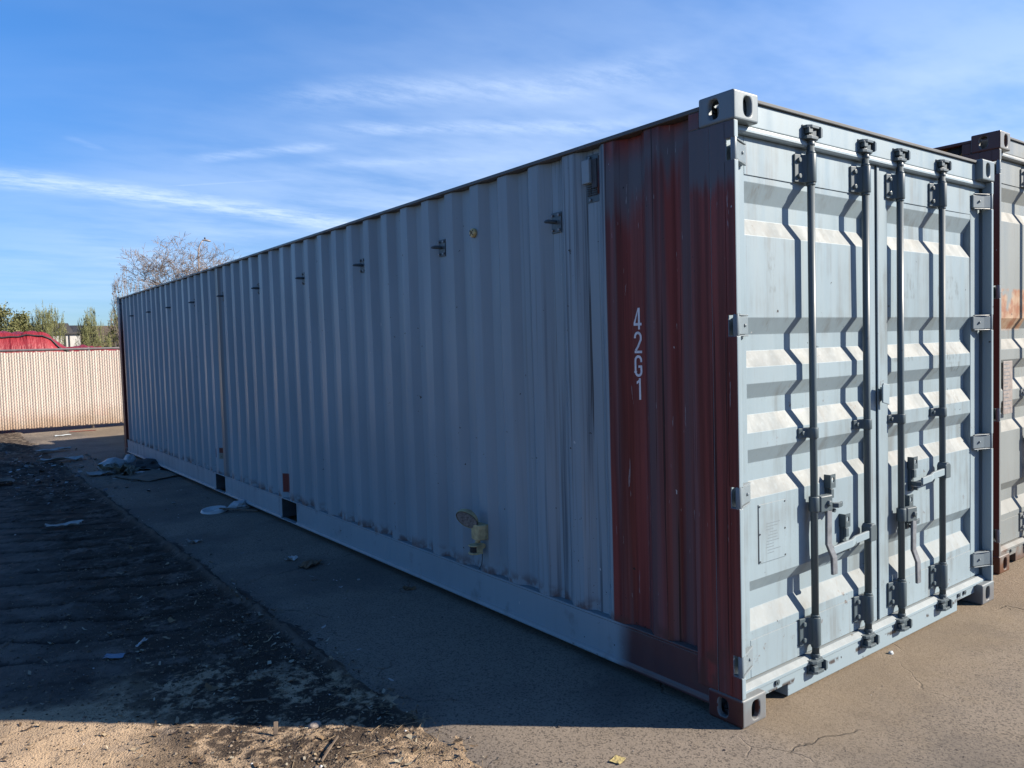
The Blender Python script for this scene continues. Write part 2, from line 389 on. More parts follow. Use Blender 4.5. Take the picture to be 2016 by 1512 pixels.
M['door2'] = paint('rust stained door paint', base=(0.175, 0.192, 0.192), extra=rust_door_extra)
M['post2'] = paint('maroon post paint', base=(0.085, 0.036, 0.030), dust=.3, rust_low=.6)
M['cast2'] = paint('rusty casting paint', base=(0.1517, 0.1517, 0.1465), dust=.4, rust_low=1.0, specks=1.5)
M['roof'] = plain('roof rust grey', (0.06192, 0.05263, 0.04644), .8, .3, 5)
M['dark'] = plain('dark interior', (0.00743, 0.00743, 0.008669), .9, .2, 10)
M['letters'] = plain('white lettering', (0.55, 0.55, 0.57), .6, .15, 30)
M['steel'] = plain('worn steel', (0.1255, 0.136, 0.1517), .38, .25, 20, .6)
M['plate2'] = plain('data plate', (0.2197, 0.1884, 0.1726), .45, .2, 30)
M['cream'] = plain('aged cream plastic', (0.3779, 0.3052, 0.1598), .5, .25, 25)
M['yellow'] = plain('yellowed plastic', (0.4215, 0.3197, 0.1308), .5, .25, 40)
M['black'] = plain('black rubber', (0.009288, 0.009288, 0.009907), .6, .2, 20)
M['lens'] = plain('dusty lens', (0.1726, 0.1726, 0.1726), .25, .4, 60)
M['seal'] = plain('seal grey', (0.03715, 0.04334, 0.04954), .7, .2, 10)

# ------------------------------------------------------------------ ground
def dirt_h(x, y):
    x = np.asarray(x, float); y = np.asarray(y, float)
    wx = fbm(x*.8+5, y*.8, 31, 3)-.5
    ph = (y+0.40*x+wx*.38)/0.37
    tri = np.abs((ph % 1.0)-.5)*2
    rip = sstep(tri, .0, .20)                               # narrow furrows between broad flat backs
    ripamp = 0.030*sstep(y, 2.2, 4.2)*sstep(y, 11.0, 9.0)*(0.35+1.1*vnoise(x*1.1+3, y*.9, 77))*sstep(x, -0.98, -1.25)
    h = -0.022+0.020*(fbm(x*1.3, y*1.3, 3, 4)-.5)*2+0.009*(fbm(x*9, y*9, 9, 3)-.5)*2+0.011*np.maximum(0, fbm(x*21, y*21, 12, 3)-.52)*4*sstep(fbm(x*2, y*2, 14, 2), .35, .6)
    h = h+ripamp*(rip-1.0)
    # old edge of the paving: a low crumbly ridge
    bx = x+1.005+0.022*(fbm(y*1.7, y*0+.5, 41, 3)-.5)*2+.012*(fbm(y*9, y*0+3.5, 42, 2)-.5)
    fade = sstep(y, 1.0, 1.9)*sstep(y, 12.5, 10.5)
    h = h+(0.030*fade+.004)*np.exp(-(bx/0.024)**2)*(.55+.9*vnoise(x*14, y*14, 8))
    # rubbish-strewn mounds towards the far end
    h = h+0.10*np.exp(-(((x+1.75)/.55)**2+((y-11.6)/.8)**2))*(.4+fbm(x*4, y*4, 55, 4))+.16*np.exp(-(((x+1.55)/.35)**2+((y-14.9)/.3)**2))*(.5+fbm(x*5, y*5, 56, 3))
    far = sstep(np.hypot(x, y-6), 14, 22)
    h = h*(1-far)-0.03*far
    under = sstep(x, -0.93, -0.84)
    return h*(1-under)-0.06*under
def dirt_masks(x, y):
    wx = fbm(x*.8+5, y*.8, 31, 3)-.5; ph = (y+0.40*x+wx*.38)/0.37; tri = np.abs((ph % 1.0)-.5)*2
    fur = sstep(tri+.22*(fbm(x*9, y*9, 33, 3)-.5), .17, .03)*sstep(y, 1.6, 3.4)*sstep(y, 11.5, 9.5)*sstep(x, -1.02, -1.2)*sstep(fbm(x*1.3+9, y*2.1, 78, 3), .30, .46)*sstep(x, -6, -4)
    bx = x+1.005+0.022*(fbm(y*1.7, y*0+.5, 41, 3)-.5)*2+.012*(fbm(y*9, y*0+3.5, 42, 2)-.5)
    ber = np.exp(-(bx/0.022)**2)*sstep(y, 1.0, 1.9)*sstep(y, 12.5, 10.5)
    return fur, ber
def axis(fine0, fine1, step, lo, hi, ratio=1.16):
    a = list(np.arange(fine0, fine1+1e-6, step)); s = step
    while a[-1] < hi: s *= ratio; a.append(a[-1]+s)
    s = step
    while a[0] > lo: s *= ratio; a.insert(0, a[0]-s)
    return np.array(a)
def grid_mesh(xs, ys, hf):
    X, Y = np.meshgrid(xs, ys); Z = hf(X, Y); nx, ny = len(xs), len(ys)
    V = np.stack([X.ravel(), Y.ravel(), Z.ravel()], 1); i = np.arange(nx*ny).reshape(ny, nx)
    Q = np.stack([i[:-1, :-1].ravel(), i[:-1, 1:].ravel(), i[1:, 1:].ravel(), i[1:, :-1].ravel()], 1)
    return V, Q
def gpos(k): return k.n('ShaderNodeNewGeometry').outputs['Position']
def soil_mat():
    m, k, b = new_mat('sandy soil', 0.95, 0.15); p = gpos(k); x, y, z = k.xyz(p)
    n = k.noise(p, 1.6, 5.0); n2 = k.noise(p, 22.0, 4.0); n3 = k.noise(p, 130.0, 3.0)
    c = k.mix(k.ss(n, .35, .68), (0.40, 0.288, 0.185), (0.28, 0.203, 0.132))
    c = k.mix(k.m('MULTIPLY', k.ss(n2, .52, .72), .5), c, (0.08896, 0.06017, 0.03923))
    c = k.mix(k.m('MULTIPLY', k.ss(n3, .60, .72), .55), c, (0.2878, 0.2354, 0.1779))
    c = k.mix(k.m('MULTIPLY', k.ss(n3, .42, .32), .6), c, (0.04334, 0.02972, 0.02105))
    # pale soil where sun falls, fence strip too; elsewhere shade put into its colour
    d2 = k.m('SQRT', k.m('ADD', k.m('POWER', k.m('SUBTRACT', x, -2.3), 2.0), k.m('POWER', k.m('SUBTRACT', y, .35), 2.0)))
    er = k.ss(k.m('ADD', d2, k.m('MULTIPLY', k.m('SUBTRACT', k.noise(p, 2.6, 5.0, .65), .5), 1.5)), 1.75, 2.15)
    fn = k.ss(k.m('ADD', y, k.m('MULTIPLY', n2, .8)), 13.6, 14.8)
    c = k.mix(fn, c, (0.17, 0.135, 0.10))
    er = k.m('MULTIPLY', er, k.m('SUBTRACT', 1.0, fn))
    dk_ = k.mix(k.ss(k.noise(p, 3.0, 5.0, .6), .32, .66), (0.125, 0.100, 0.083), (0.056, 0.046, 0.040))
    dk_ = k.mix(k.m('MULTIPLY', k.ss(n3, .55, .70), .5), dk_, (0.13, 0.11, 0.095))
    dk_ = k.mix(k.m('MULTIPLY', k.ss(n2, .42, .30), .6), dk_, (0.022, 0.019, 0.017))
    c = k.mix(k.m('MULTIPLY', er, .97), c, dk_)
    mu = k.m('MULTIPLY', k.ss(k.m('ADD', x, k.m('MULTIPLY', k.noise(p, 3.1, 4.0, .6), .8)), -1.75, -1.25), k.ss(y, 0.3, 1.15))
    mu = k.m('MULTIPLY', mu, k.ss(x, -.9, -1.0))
    c = k.mix(k.m('MULTIPLY', mu, k.ss(k.m('ADD', k.m('MULTIPLY', n2, .5), k.m('MULTIPLY', k.noise(p, 4.5, 4.0, .6), .6)), .45, .57)), c, (0.043, 0.03182, 0.02408))  # dark mulch, spread wide so its colour also stands in for shade
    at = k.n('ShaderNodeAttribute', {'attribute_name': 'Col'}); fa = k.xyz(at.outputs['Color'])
    c = k.mix(k.m('MULTIPLY', fa[0], .95), c, (0.008, 0.007, 0.007))  # black soil in the furrows, with the shade of the hollows painted in
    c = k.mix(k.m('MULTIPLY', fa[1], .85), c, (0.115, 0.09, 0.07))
    ash = k.m('MULTIPLY', k.ss(k.noise(p, 2.1, 5.0, .65, (1, 1, 1), (4, 9, 0)), .60, .72), .40)
    c = k.mix(ash, c, (0.136, 0.1308, 0.1308))
    k.put(b.inputs['Base Color'], c)
    bump(k, b, k.m('ADD', k.m('MULTIPLY', n2, .5), n3), .8, .012)
    return m
def asphalt_mat():
    m, k, b = new_mat('old dusty asphalt', 0.92, 0.2); p = gpos(k); x, y, z = k.xyz(p)
    n = k.noise(p, .55, 4.0); n2 = k.noise(p, 5.0, 4.0)
    vo = k.n('ShaderNodeTexVoronoi', Vector=p, Scale=150.0); hs = k.xyz(vo.outputs['Color'])
    vo2 = k.n('ShaderNodeTexVoronoi', Vector=p, Scale=115.0); h2 = k.xyz(vo2.outputs['Color'])
    c = k.mix(k.ss(n, .3, .7), (0.206, 0.168, 0.130), (0.166, 0.137, 0.109))
    c = k.mix(k.m('MULTIPLY', k.ss(n2, .52, .72), .35), c, (0.1622, 0.1282, 0.09159))
    c = k.mix(k.m('MULTIPLY', k.ss(hs[0], .60, .95), .70), c, (0.2093, 0.17, 0.1308))
    c = k.mix(k.m('MULTIPLY', k.ss(hs[1], .70, .88), .62), c, (0.04025, 0.03406, 0.02972))
    c = k.mix(k.m('MULTIPLY', k.ss(h2[2], .90, .96), .30), c, (0.04334, 0.03591, 0.03096))
    # old oil and dirt stains scattered over the yard
    os_ = k.ss(k.noise(p, .8, 5.0, .6, (1, 1, 1), (2.4, 7.7, 0)), .43, .60)
    c = k.mix(k.m('MULTIPLY', os_, .50), c, (0.062, 0.055, 0.050))
    du = k.m('MULTIPLY', k.ss(k.m('ADD', y, k.m('MULTIPLY', n2, .35)), -.45, .12), k.ss(x, -.1, .2))
    c = k.mix(k.m('MULTIPLY', du, .45), c, (0.2112, 0.1563, 0.09713))
    st_ = k.m('MULTIPLY', k.ss(k.noise(p, 1.7, 5.0, .6, (1, 1, 1), (8, 1, 0)), .55, .70), .35)
    c = k.mix(st_, c, (0.09713, 0.07774, 0.06083))
    # cracks
    wv = k.n('ShaderNodeVectorMath', {'operation': 'ADD'}); k.put(wv.inputs[0], p)
    cw = k.n('ShaderNodeTexNoise'); k.put(cw.inputs['Vector'], p); cw.inputs['Scale'].default_value = 2.6; cw.inputs['Detail'].default_value = 4
    k.put(wv.inputs[1], k.n('ShaderNodeVectorMath', {'operation': 'SCALE'}, i0=cw.outputs['Color'], Scale=.55).outputs[0])
    ve = k.n('ShaderNodeTexVoronoi', {'feature': 'DISTANCE_TO_EDGE', 'voronoi_dimensions': '2D'}, Vector=wv.outputs[0], Scale=.75)
    crack = k.m('MULTIPLY', k.ss(ve.outputs['Distance'], .0055, .0015), k.ss(k.noise(p, 1.1, 3.0, .5, (1, 1, 1), (3, 3, 0)), .50, .60))
    c = k.mix(k.m('MULTIPLY', crack, .38), c, (0.02167, 0.01858, 0.01672))
    k.put(b.inputs['Base Color'], c)
    h = k.m('SUBTRACT', k.m('ADD', k.m('MULTIPLY', hs[0], .7), k.m('MULTIPLY', h2[0], .5)), k.m('MULTIPLY', crack, 2.0))
    bump(k, b, h, .8, .006)
    return m
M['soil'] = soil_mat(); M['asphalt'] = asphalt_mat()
xs = axis(-3.6, -0.80, 0.022, -700, 900); ys = axis(0.2, 15.6, 0.026, -600, 900)
V, Q = grid_mesh(xs, ys, dirt_h)
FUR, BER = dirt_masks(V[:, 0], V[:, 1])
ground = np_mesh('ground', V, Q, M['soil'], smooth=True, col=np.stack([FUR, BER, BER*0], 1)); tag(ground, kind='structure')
def asph_h(x, y): return -0.001-0.006*fbm(x*.7, y*.7, 61, 3)*sstep(np.abs(x-1.2), 1.15, 2.0)
xa = np.concatenate([np.arange(-1.0, 0.2, .12), np.arange(0.2, 6.2, .4), np.arange(6.2, 46, 3.0)]); ya = np.concatenate([np.arange(-40, -2.9, 2.5), np.arange(-2.4, 18.0, .10), [18.05]])
V, Q = grid_mesh(xa, ya, asph_h)
edge = V[:, 0] < -0.999
V[edge, 0] += 0.03*(fbm(V[edge, 1]*1.7, V[edge, 1]*0+.5, 41, 3)-.5)*-2+.03*(vnoise(V[edge, 1]*7, V[edge, 1]*0, 4)-.5)
V[edge, 2] -= .02
asph = np_mesh('asphalt_yard', V, Q, M['asphalt'], smooth=True); tag(asph, kind='structure')
def gz(x, y): return float(dirt_h(x, y)) if x < -0.97 else -0.004

# ------------------------------------------------------------------ shipping containers
def corr_profile(y0, y1, phase, xo, xi, of=.082, sl=.058, inf=.080):
    """plan of the side wall: list of (x, y); phase = centre of an outer flat"""
    P = of+2*sl+inf; pts = []
    k = math.floor((y0-phase)/P)-1
    while True:
        c = phase+k*P
        for dyy, xx in ((-of/2, xo), (of/2, xo), (of/2+sl, xi), (of/2+sl+inf, xi)):
            pts.append((xx, c+dyy))
        if c > y1+P: break
        k += 1
    out = [p for p in pts if y0 < p[1] < y1]
    def ip(yq):
        for a, b_ in zip(pts, pts[1:]):
            if a[1] <= yq <= b_[1]: return a[0]+(b_[0]-a[0])*(yq-a[1])/max(1e-9, b_[1]-a[1])
    return [(ip(y0), y0)]+out+[(ip(y1), y1)]
DOOR_Z = [(.151, 0), (.352, 0), (.432, 1), (.508, 1), (.568, 0), (.921, 0), (.990, 1), (1.067, 1), (1.132, 0), (1.202, 0), (1.276, 1), (1.346, 1), (1.411, 0),
          (1.481, 0), (1.550, 1), (1.620, 1), (1.691, 0), (2.036, 0), (2.108, 1), (2.178, 1), (2.257, 0), (2.442, 0)]
ROD_X = (.588, 1.053, 1.387, 1.847)
def stretch(z, H):
    return z if z < 1.86 else z+(H-2.591)
def casting(xa_, ya_, za_, sx, sy, top):
    """corner fitting; (xa_,ya_,za_) its outer corner, sx/sy the way it extends; top: with the roof hole"""
    W, L, Hc = .162, .178, .118; b = MB()
    X = lambda a: xa_+sx*a
    Y = lambda a: ya_+sy*a
    z0 = za_ if not top else za_-Hc; z1 = z0+Hc; zc = (z0+z1)/2
    b.plate_hole((0, W, z0, z1), (.089, zc), .0255, .040, lambda a, c, d: (X(a), Y(d), c), .024)
    b.plate_hole((0, L, z0, z1), (.102, zc), .0255, .040, lambda a, c, d: (X(d), Y(a), c), .024)
    zt = z1 if top else z0; dd = -.024 if top else .024
    b.plate_hole((0, W, 0, L), (.089, .102), .030, .058, lambda a, c, d: (X(a), Y(c), zt+(dd if d else 0)), 1.0)
    i = len(b.v)
    zq = z0 if top else z1
    b.v += [(X(0), Y(0), zq), (X(W), Y(0), zq), (X(W), Y(L), zq), (X(0), Y(L), zq)]; b.face((i, i+1, i+2, i+3))
    i = len(b.v); b.v += [(X(W), Y(0), z0), (X(W), Y(L), z0), (X(W), Y(L), z1), (X(W), Y(0), z1)]; b.face((i, i+1, i+2, i+3))
    i = len(b.v); b.v += [(X(0), Y(L), z0), (X(W), Y(L), z0), (X(W), Y(L), z1), (X(0), Y(L), z1)]; b.face((i, i+1, i+2, i+3))
    return b
def by_normal(o, red_idx=1, sign=-1):
    """side-facing faces of a mesh take the second material"""
    for p in o.data.polygons:
        if p.normal.x*sign > .7: p.material_index = red_idx

def make_container(loc, H, mt, label, cat, front_gear=True, rz=0.0, main=True):
    root = empty('shipping_container', loc, rz); tag(root, label, cat)
    Wd, Ln = 2.438, 12.192; dH = H-2.591; S = lambda z: stretch(z, H)
    # corner fittings
    for cx, sx in ((0, 1), (Wd, -1)):
        for cy, sy in ((0, 1), (Ln, -1)):
            for top in (False, True):
                near_left = cx == 0
                mats = [mt['cast'], mt['cast_side']] if (near_left and not top) or not main else [mt['cast']]
                o = casting(cx, cy, H if top else 0, sx, sy, top).build('corner_casting', mats, root, .009, 3, True)
                if len(mats) > 1: by_normal(o, 1, -1 if near_left else 1)
    # front posts with hinge cut-outs
    hz = [.254+(H-2.591+2.105)*i/3 for i in range(4)]
    for side in (0, 1):
        X = (lambda x: x) if side == 0 else (lambda x: Wd-x)
        b = MB(); z0, z1 = .118, H-.118
        def bx(x0, x1, *r): b.box(min(X(x0), X(x1)), max(X(x0), X(x1)), *r)
        bx(.004, .014, .046, .127, z0, z1); bx(.0045, .10, .127, .236, z0, z1)
        bx(.0045, .10, .179, .2355, z1+.0005, H-.0465)
        cuts = [z0]+[q for c in hz for q in (c-.042, c+.042)]+[z1]
        for i in range(0, len(cuts), 2):
            if cuts[i+1]-cuts[i] > .01: bx(.004, .031, .004, .058 if side else .058, cuts[i], cuts[i+1])
        o = b.build('corner_post', [mt['frame'], mt['post']], root, .006, 2)
        by_normal(o, 1, -1 if side == 0 else 1)
        b = MB()
        for c0 in (.118,):
            pass
    for X0, X1 in ((.004, .13), (Wd-.13, Wd-.004)):
        o = MB().box(X0, X1, Ln-.16, Ln-.004, .118, H-.118).build('corner_post', [mt['post']], root, .006, 2)
    # header, sill
    zt = H
    MB().box(.10, Wd-.10, .042, .16, zt-.118, zt-.022).build('door_header', [mt['frame']], root, .004)
    MB().box(.165, Wd-.165, .030, .17, zt-.0215, zt-.006).build('header_cap', [M['seal']], root, .003)
    g = MB(); zz_ = zt-2.591
    g.prism([(.066, 2.440+zz_), (.046, 2.441+zz_), (.038, 2.449+zz_), (.038, 2.458+zz_), (.0418, 2.472+zz_), (.066, 2.472+zz_)], (.032, Wd-.032), 'x'); g.build('drip_rail', [mt['frame']], root, .002)
    s = MB(); s.prism([(.10, .112), (.10, .066), (.385, .066), (.385, .010), (Wd-.385, .010), (Wd-.385, .066), (Wd-.10, .066), (Wd-.10, .112)], (.046, .15), 'y')
    s.build('door_sill', [mt['sill']], root, .003)
    MB().prism([(.150, .146), (.058, .146), (.036, .128), (.036, .1125), (.150, .1125)], (.034, Wd-.034), 'x').build('sill_ledge', [mt['sill']], root, .002)
    for xx in (.30, Wd-.30, Wd-.372):
        t = MB(); t.tube([(xx, .0455, .10), (xx, .037, .10)], .014, 12); t.tube([(xx, .037, .10), (xx, .034, .10)], .006, 8); t.build('sill_bolt', [mt['bar']], root)
    # side walls, rails
    top_z = H-.047
    for side in (0, 1):
        X = (lambda x: x) if side == 0 else (lambda x: Wd-x)
        pr = corr_profile(.236, Ln-.16, 1.289, .021, .060)
        zs = np.linspace(.250, top_z, 13); b = MB(); n = len(pr)
        rng = np.random.default_rng(5+side)
        yy = np.array([p[1] for p in pr])
        for zi, z in enumerate(zs):
            wob = .0032*(fbm(yy*1.3, np.full(n, z*1.9), 90+side, 3)-.5)*2 if 0 < zi < 12 else np.zeros(n)
            b.v += [(X(p[0]+wb), p[1], z) for p, wb in zip(pr, wob)]
        for zi in range(12):
            for i in range(n-1): b.face((zi*n+i, zi*n+i+1, (zi+1)*n+i+1, (zi+1)*n+i))
        o = b.build('side_wall', [mt['side']], root)
        sd = o.modifiers.new('sheet', 'SOLIDIFY'); sd.thickness = .002; sd.offset = -1
        bv = o.modifiers.new('press', 'BEVEL'); bv.width = .0014; bv.segments = 1; bv.limit_method = 'ANGLE'; bv.angle_limit = math.radians(18)
        # bottom rail with fork pockets; web, flange and top ledge
        pockets = [(4.80, 5.16), (6.87, 7.22)]
        segs = []; a0 = .178
        for p0, p1 in pockets: segs.append((a0, p0)); a0 = p1
        segs.append((a0, Ln-.178))
        b = MB()
        for y0, y1 in segs:
            b.prism([(X(.024), .046), (X(.006), .046), (X(.006), .056), (X(.010), .066), (X(.019), .074), (X(.019), .237), (X(.024), .237)], (y0, y1), 'y')
        b.prism([(X(.0185), .238), (X(.0185), .2495), (X(.12), .2495), (X(.12), .238)], (.236, Ln-.16), 'y')
        for p0, p1 in pockets:
            b.prism([(X(.006), .046), (X(.006), .054), (X(.05), .054), (X(.05), .046)], (p0, p1), 'y')
            for q in (p0, p1): b.box(min(X(.026), X(.30)), max(X(.026), X(.30)), q-.003, q+.003, .056, .236, 1)
            b.box(min(X(.30), X(.306)), max(X(.30), X(.306)), p0, p1, .056, .236, 1)
        b.build('bottom_rail', [mt['rail'], M['seal']], root, .003)
        b = MB(); b.prism([(X(.006), H-.046), (X(.006), H-.026), (X(.070), H-.026), (X(.070), H-.046)], (.178, Ln-.178), 'y')
        b.build('top_rail', [mt['roof'] if False else mt['toprail']], root, .004)
        for q in (.236, Ln-.162):     # weld bead where post and wall meet
            b = MB(); b.tube([(X(.020), q, .25), (X(.020), q, H-.06)], .005, 6); b.build('weld_bead', [mt['side']], root)
    # roof and blind end
    pr = [(i*.13, .012 if (i % 4) in (1, 2) else 0) for i in range(int((Ln-.34)/.13)+1)]
    b = MB(); n = len(pr)
    for x in (.07, Wd-.07): b.v += [(x, .17+p[0], H-.040+p[1]) for p in pr]
    for i in range(n-1): b.face((i, i+1, n+i+1, n+i))
    b.build('roof_panel', [mt['roof']], root)
    b = MB(); b.box(.13, Wd-.13, Ln-.06, Ln-.05, .02, H-.03); b.build('end_wall', [mt['side']], root)
    b = MB(); b.box(.10, Wd-.10, .16, Ln-.1, .235, .262); b.build('floor', [M['dark']], root)
    # doors
    for d in (0, 1):
        fm = mt['door'][d]
        xa_, xb_ = ((.034, 1.208), (1.226, Wd-.034))[d]
        pa, pb = ((.153, 1.148), (1.326, Wd-.153))[d]
        b = MB()
        b.box(xa_, pa, .070, .112, .151, S(2.442)); b.box(pb, xb_, .070, .112, .151, S(2.442))
        prof = [(.073 if not q else .109, S(z)) for z, q in DOOR_Z]
        i0 = len(b.v); n = len(prof)
        for x in np.linspace(pa+.0005, pb-.0005, 15):
            wv_ = [.0030*(float(fbm(x*3.3, z*3.1, 120+d, 3))-.5)*2 for y_, z in prof]
            b.v += [(x, y_+q, z) for (y_, z), q in zip(prof, wv_)]
        for c in range(14):
            for i in range(n-1): b.face((i0+c*n+i, i0+c*n+i+1, i0+(c+1)*n+i+1, i0+(c+1)*n+i))
        b.box(pa+.001, pb-.001, .0695, .0725, S(2.284), S(2.4415)); b.box(pa+.001, pb-.001, .0695, .0725, .1515, .314)
        door = b.build('door', [fm], root)
        bv = door.modifiers.new('press', 'BEVEL'); bv.width = .004; bv.segments = 2; bv.limit_method = 'ANGLE'; bv.angle_limit = math.radians(18)
        MB().box(pa, pb, .1125, .1145, .16, S(2.43)).build('inner_sheet', [M['dark']], door)
        if d == 1:
            MB().box(1.2115, 1.232, .060, .069, .155, S(2.438)).build('lap_strip', [fm], door, .003)
            l = MB(); l.prism([(1.198, 1.265), (1.262, 1.250), (1.262, 1.352), (1.206, 1.362), (1.198, 1.350)], (.028, .036), 'y'); l.box(1.24, 1.262, .036, .069, 1.27, 1.34)
            l.build('anti_rack_plate', [fm], door, .003)
        else:
            MB().box(1.2095, 1.2108, .072, .1, .16, S(2.43)).build('door_seal', [M['seal']], door)
        # hinges
        for c in hz:
            h = MB(); X = (lambda x: x) if d == 0 else (lambda x: Wd-x)
            h.tube([(X(.0165), .0165, c-.048), (X(.0165), .0165, c+.048)], .0125, 12)
            pts = [(X(.012), .0045), (X(.070), .030), (X(.150), .056), (X(.150), .0693), (X(.085), .0693), (X(.060), .052), (X(.012), .030)]
            h.prism(pts, (c-.037, c+.037), 'z')
            for zz2 in (c-.045, c+.039): h.prism([(X(.030), .010), (X(.075), .024), (X(.146), .051), (X(.146), .060), (X(.08), .060)], (zz2, zz2+.006), 'z')
            h.tube([(X(.105), .044, c), (X(.105), .034, c)], .007, 8)
            h.build('hinge', [M['hinge']], door, .003)
        # locking bars
        for ri in (0, 1):
            r = ROD_X[d*2+ri]; zt_ = S(2.452)
            b = MB(); b.tube([(r, .034, .150), (r, .034, zt_+.005)], .0165, 16); b.build('locking_bar', [mt['bar']], door)
            for z0, z1 in ((.196, .325), (S(2.286), S(2.412))):
                h = MB(); h.tube([(r, .034, z0), (r, .034, z1)], .0245, 16)
                h.prism([(r-.082, .060), (r-.030, .052), (r-.020, .030), (r+.020, .030), (r+.024, .052), (r+.030, .069), (r-.082, .069)], (z0+.002, z1-.002), 'z')
                for zz2 in (z0-.012, z1): h.tube([(r, .034, zz2), (r, .034, zz2+.012)], .020, 14)
                for zz2 in (z0+.028, z1-.028): h.tube([(r-.058, .060, zz2), (r-.058, .046, zz2)], .011, 10)
                h.build('bar_guide', [mt['bar']], door, .0025)
            h = MB(); h.tube([(r, .034, 1.146), (r, .034, 1.194)], .0225, 14)
            h.prism([(r-.068, .064), (r-.03, .050), (r-.010, .016), (r+.012, .016), (r+.024, .034), (r+.012, .0725), (r-.068, .0725)], (1.148, 1.192), 'z')
            h.tube([(r-.048, .060, 1.170), (r-.048, .050, 1.170)], .010, 10)
            h.build('bar_bracket', [mt['bar']], door, .0025)
            for top in (0, 1):
                zb = zt_ if top else .152; sg = 1 if top else -1
                Z = lambda q: zb+sg*q
                c_ = MB(); c_.tube([(r, .034, Z(-.004)), (r, .034, Z(.016))], [.020, .017], 12)
                zlo, zhi = sorted((Z(.012), Z(.062)))
                c_.prism([(r-.020, .022), (r+.016, .014), (r+.026, .030), (r+.010, .046), (r-.018, .044)], (zlo, zhi), 'z')
                zlo, zhi = sorted((Z(.044), Z(.070))); c_.prism([(r-.046, .012), (r-.016, .010), (r-.012, .032), (r-.040, .038)], (zlo, zhi), 'z')
                zlo, zhi = sorted((Z(.022), Z(.040))); c_.prism([(r-.040, .016), (r-.010, .016), (r-.010, .036), (r-.034, .040)], (zlo, zhi), 'z')
                c_.build('cam', [mt['bar']], door, .003)
                k_ = MB(); yk = .041
                for z0, z1, ln_ in ((.020, .034, .032), (.066, .080, .036)):
                    zlo, zhi = sorted((Z(z0), Z(z1))); k_.prism([(r-.052, yk+.0005), (r-.052, yk-.022), (r-.030, yk-ln_), (r+.022, yk-ln_), (r+.040, yk-.016), (r+.040, yk+.0005)], (zlo, zhi), 'z')
                zlo, zhi = sorted((Z(.018), Z(.084))); k_.box(r-.056, r+.044, yk-.004, yk+.0015, zlo, zhi)
                k_.prism([(r+.030, Z(.026)), (r+.046, Z(.034)), (r+.046, Z(.070)), (r+.030, Z(.078))], (yk-.040, yk-.004), 'y')
                k_.build('cam_keeper', [mt['bar']], door, .002)
        # handles: the outer bar's handle hangs loose, the inner one lies in its catch
        r1, r2 = ROD_X[d*2], ROD_X[d*2+1]
        zh = (.845, .672)[d]; hl = .335 if d == 0 else .37
        h = MB(); h.tube([(r1, .034, zh-.035), (r1, .034, zh+.035)], .024, 14); h.prism([(r1+.010, .006), (r1+.085, -.006), (r1+.098, .006), (r1+.092, .030), (r1+.010, .040)], (zh-.038, zh+.036), 'z')
        h.tube([(r1+.060, .006, zh), (r1+.060, -.014, zh)], .014, 12)
        h.build('handle_hub', [mt['bar']], door, .005)
        h = MB(); xh = r1+.072
        h.bar([(xh, .006, zh-.02), (xh-.006, .004, zh-.10), (xh-.004, .006, zh-.19), (xh+.022, -.004, zh-.255), (xh+.026, -.004, zh-hl)], (.0205, 0, 0), (0, .007, 0))
        h.build('loose_handle', [M['steel']], door, .004)
        zl = (.640, .850)[d]; xl = r2-.365 if d == 0 else r2-.30
        h = MB(); h.prism([(r2-.034, zl-.042), (r2+.026, zl-.042), (r2+.026, zl+.030), (r2+.006, zl+.044), (r2-.020, zl+.044), (r2-.034, zl+.030)], (.000, .050), 'y'); h.build('handle_hub', [mt['bar']], door, .005)
        h = MB(); h.bar([(r2-.034, .012, zl-.004), (r2-.16, .012, zl-.010), (r2-.20, .004, zl-.016), (xl, .004, zl-.022)], (0, .006, 0), (0, 0, .019)); h.build('latched_handle', [mt['frame']], door, .003)
        for cx, cz in (((r1+.165, .86), (r1+.292, .655)), ((r1+.115, .66), (r1+.165, .855)))[d]:
            c_ = MB(); c_.box(cx-.016, cx+.016, .056, .0735, cz-.085, cz+.075)
            c_.plate_hole((cx-.022, cx+.022, cz+.035, cz+.100), (cx, cz+.072), .011, .012, lambda a, q, dd_: (a, .038+dd_, q), .006)
            c_.box(cx-.022, cx-.016, .038, .0725, cz+.035, cz+.098); c_.box(cx-.012, cx+.012, .040, .056, cz-.012, cz+.030)
            c_.prism([(cx-.020, .056), (cx-.028, .020), (cx-.012, .004), (cx+.018, .006), (cx+.050, .018), (cx+.046, .026), (cx+.012, .018), (cx-.006, .030), (cx+.004, .056)], (cz-.052, cz-.030), 'z')
            c_.tube([(cx+.004, .050, cz-.070), (cx+.004, .030, cz-.070)], .010, 8)
            c_.build('handle_catch', [mt['bar']], door, .002)
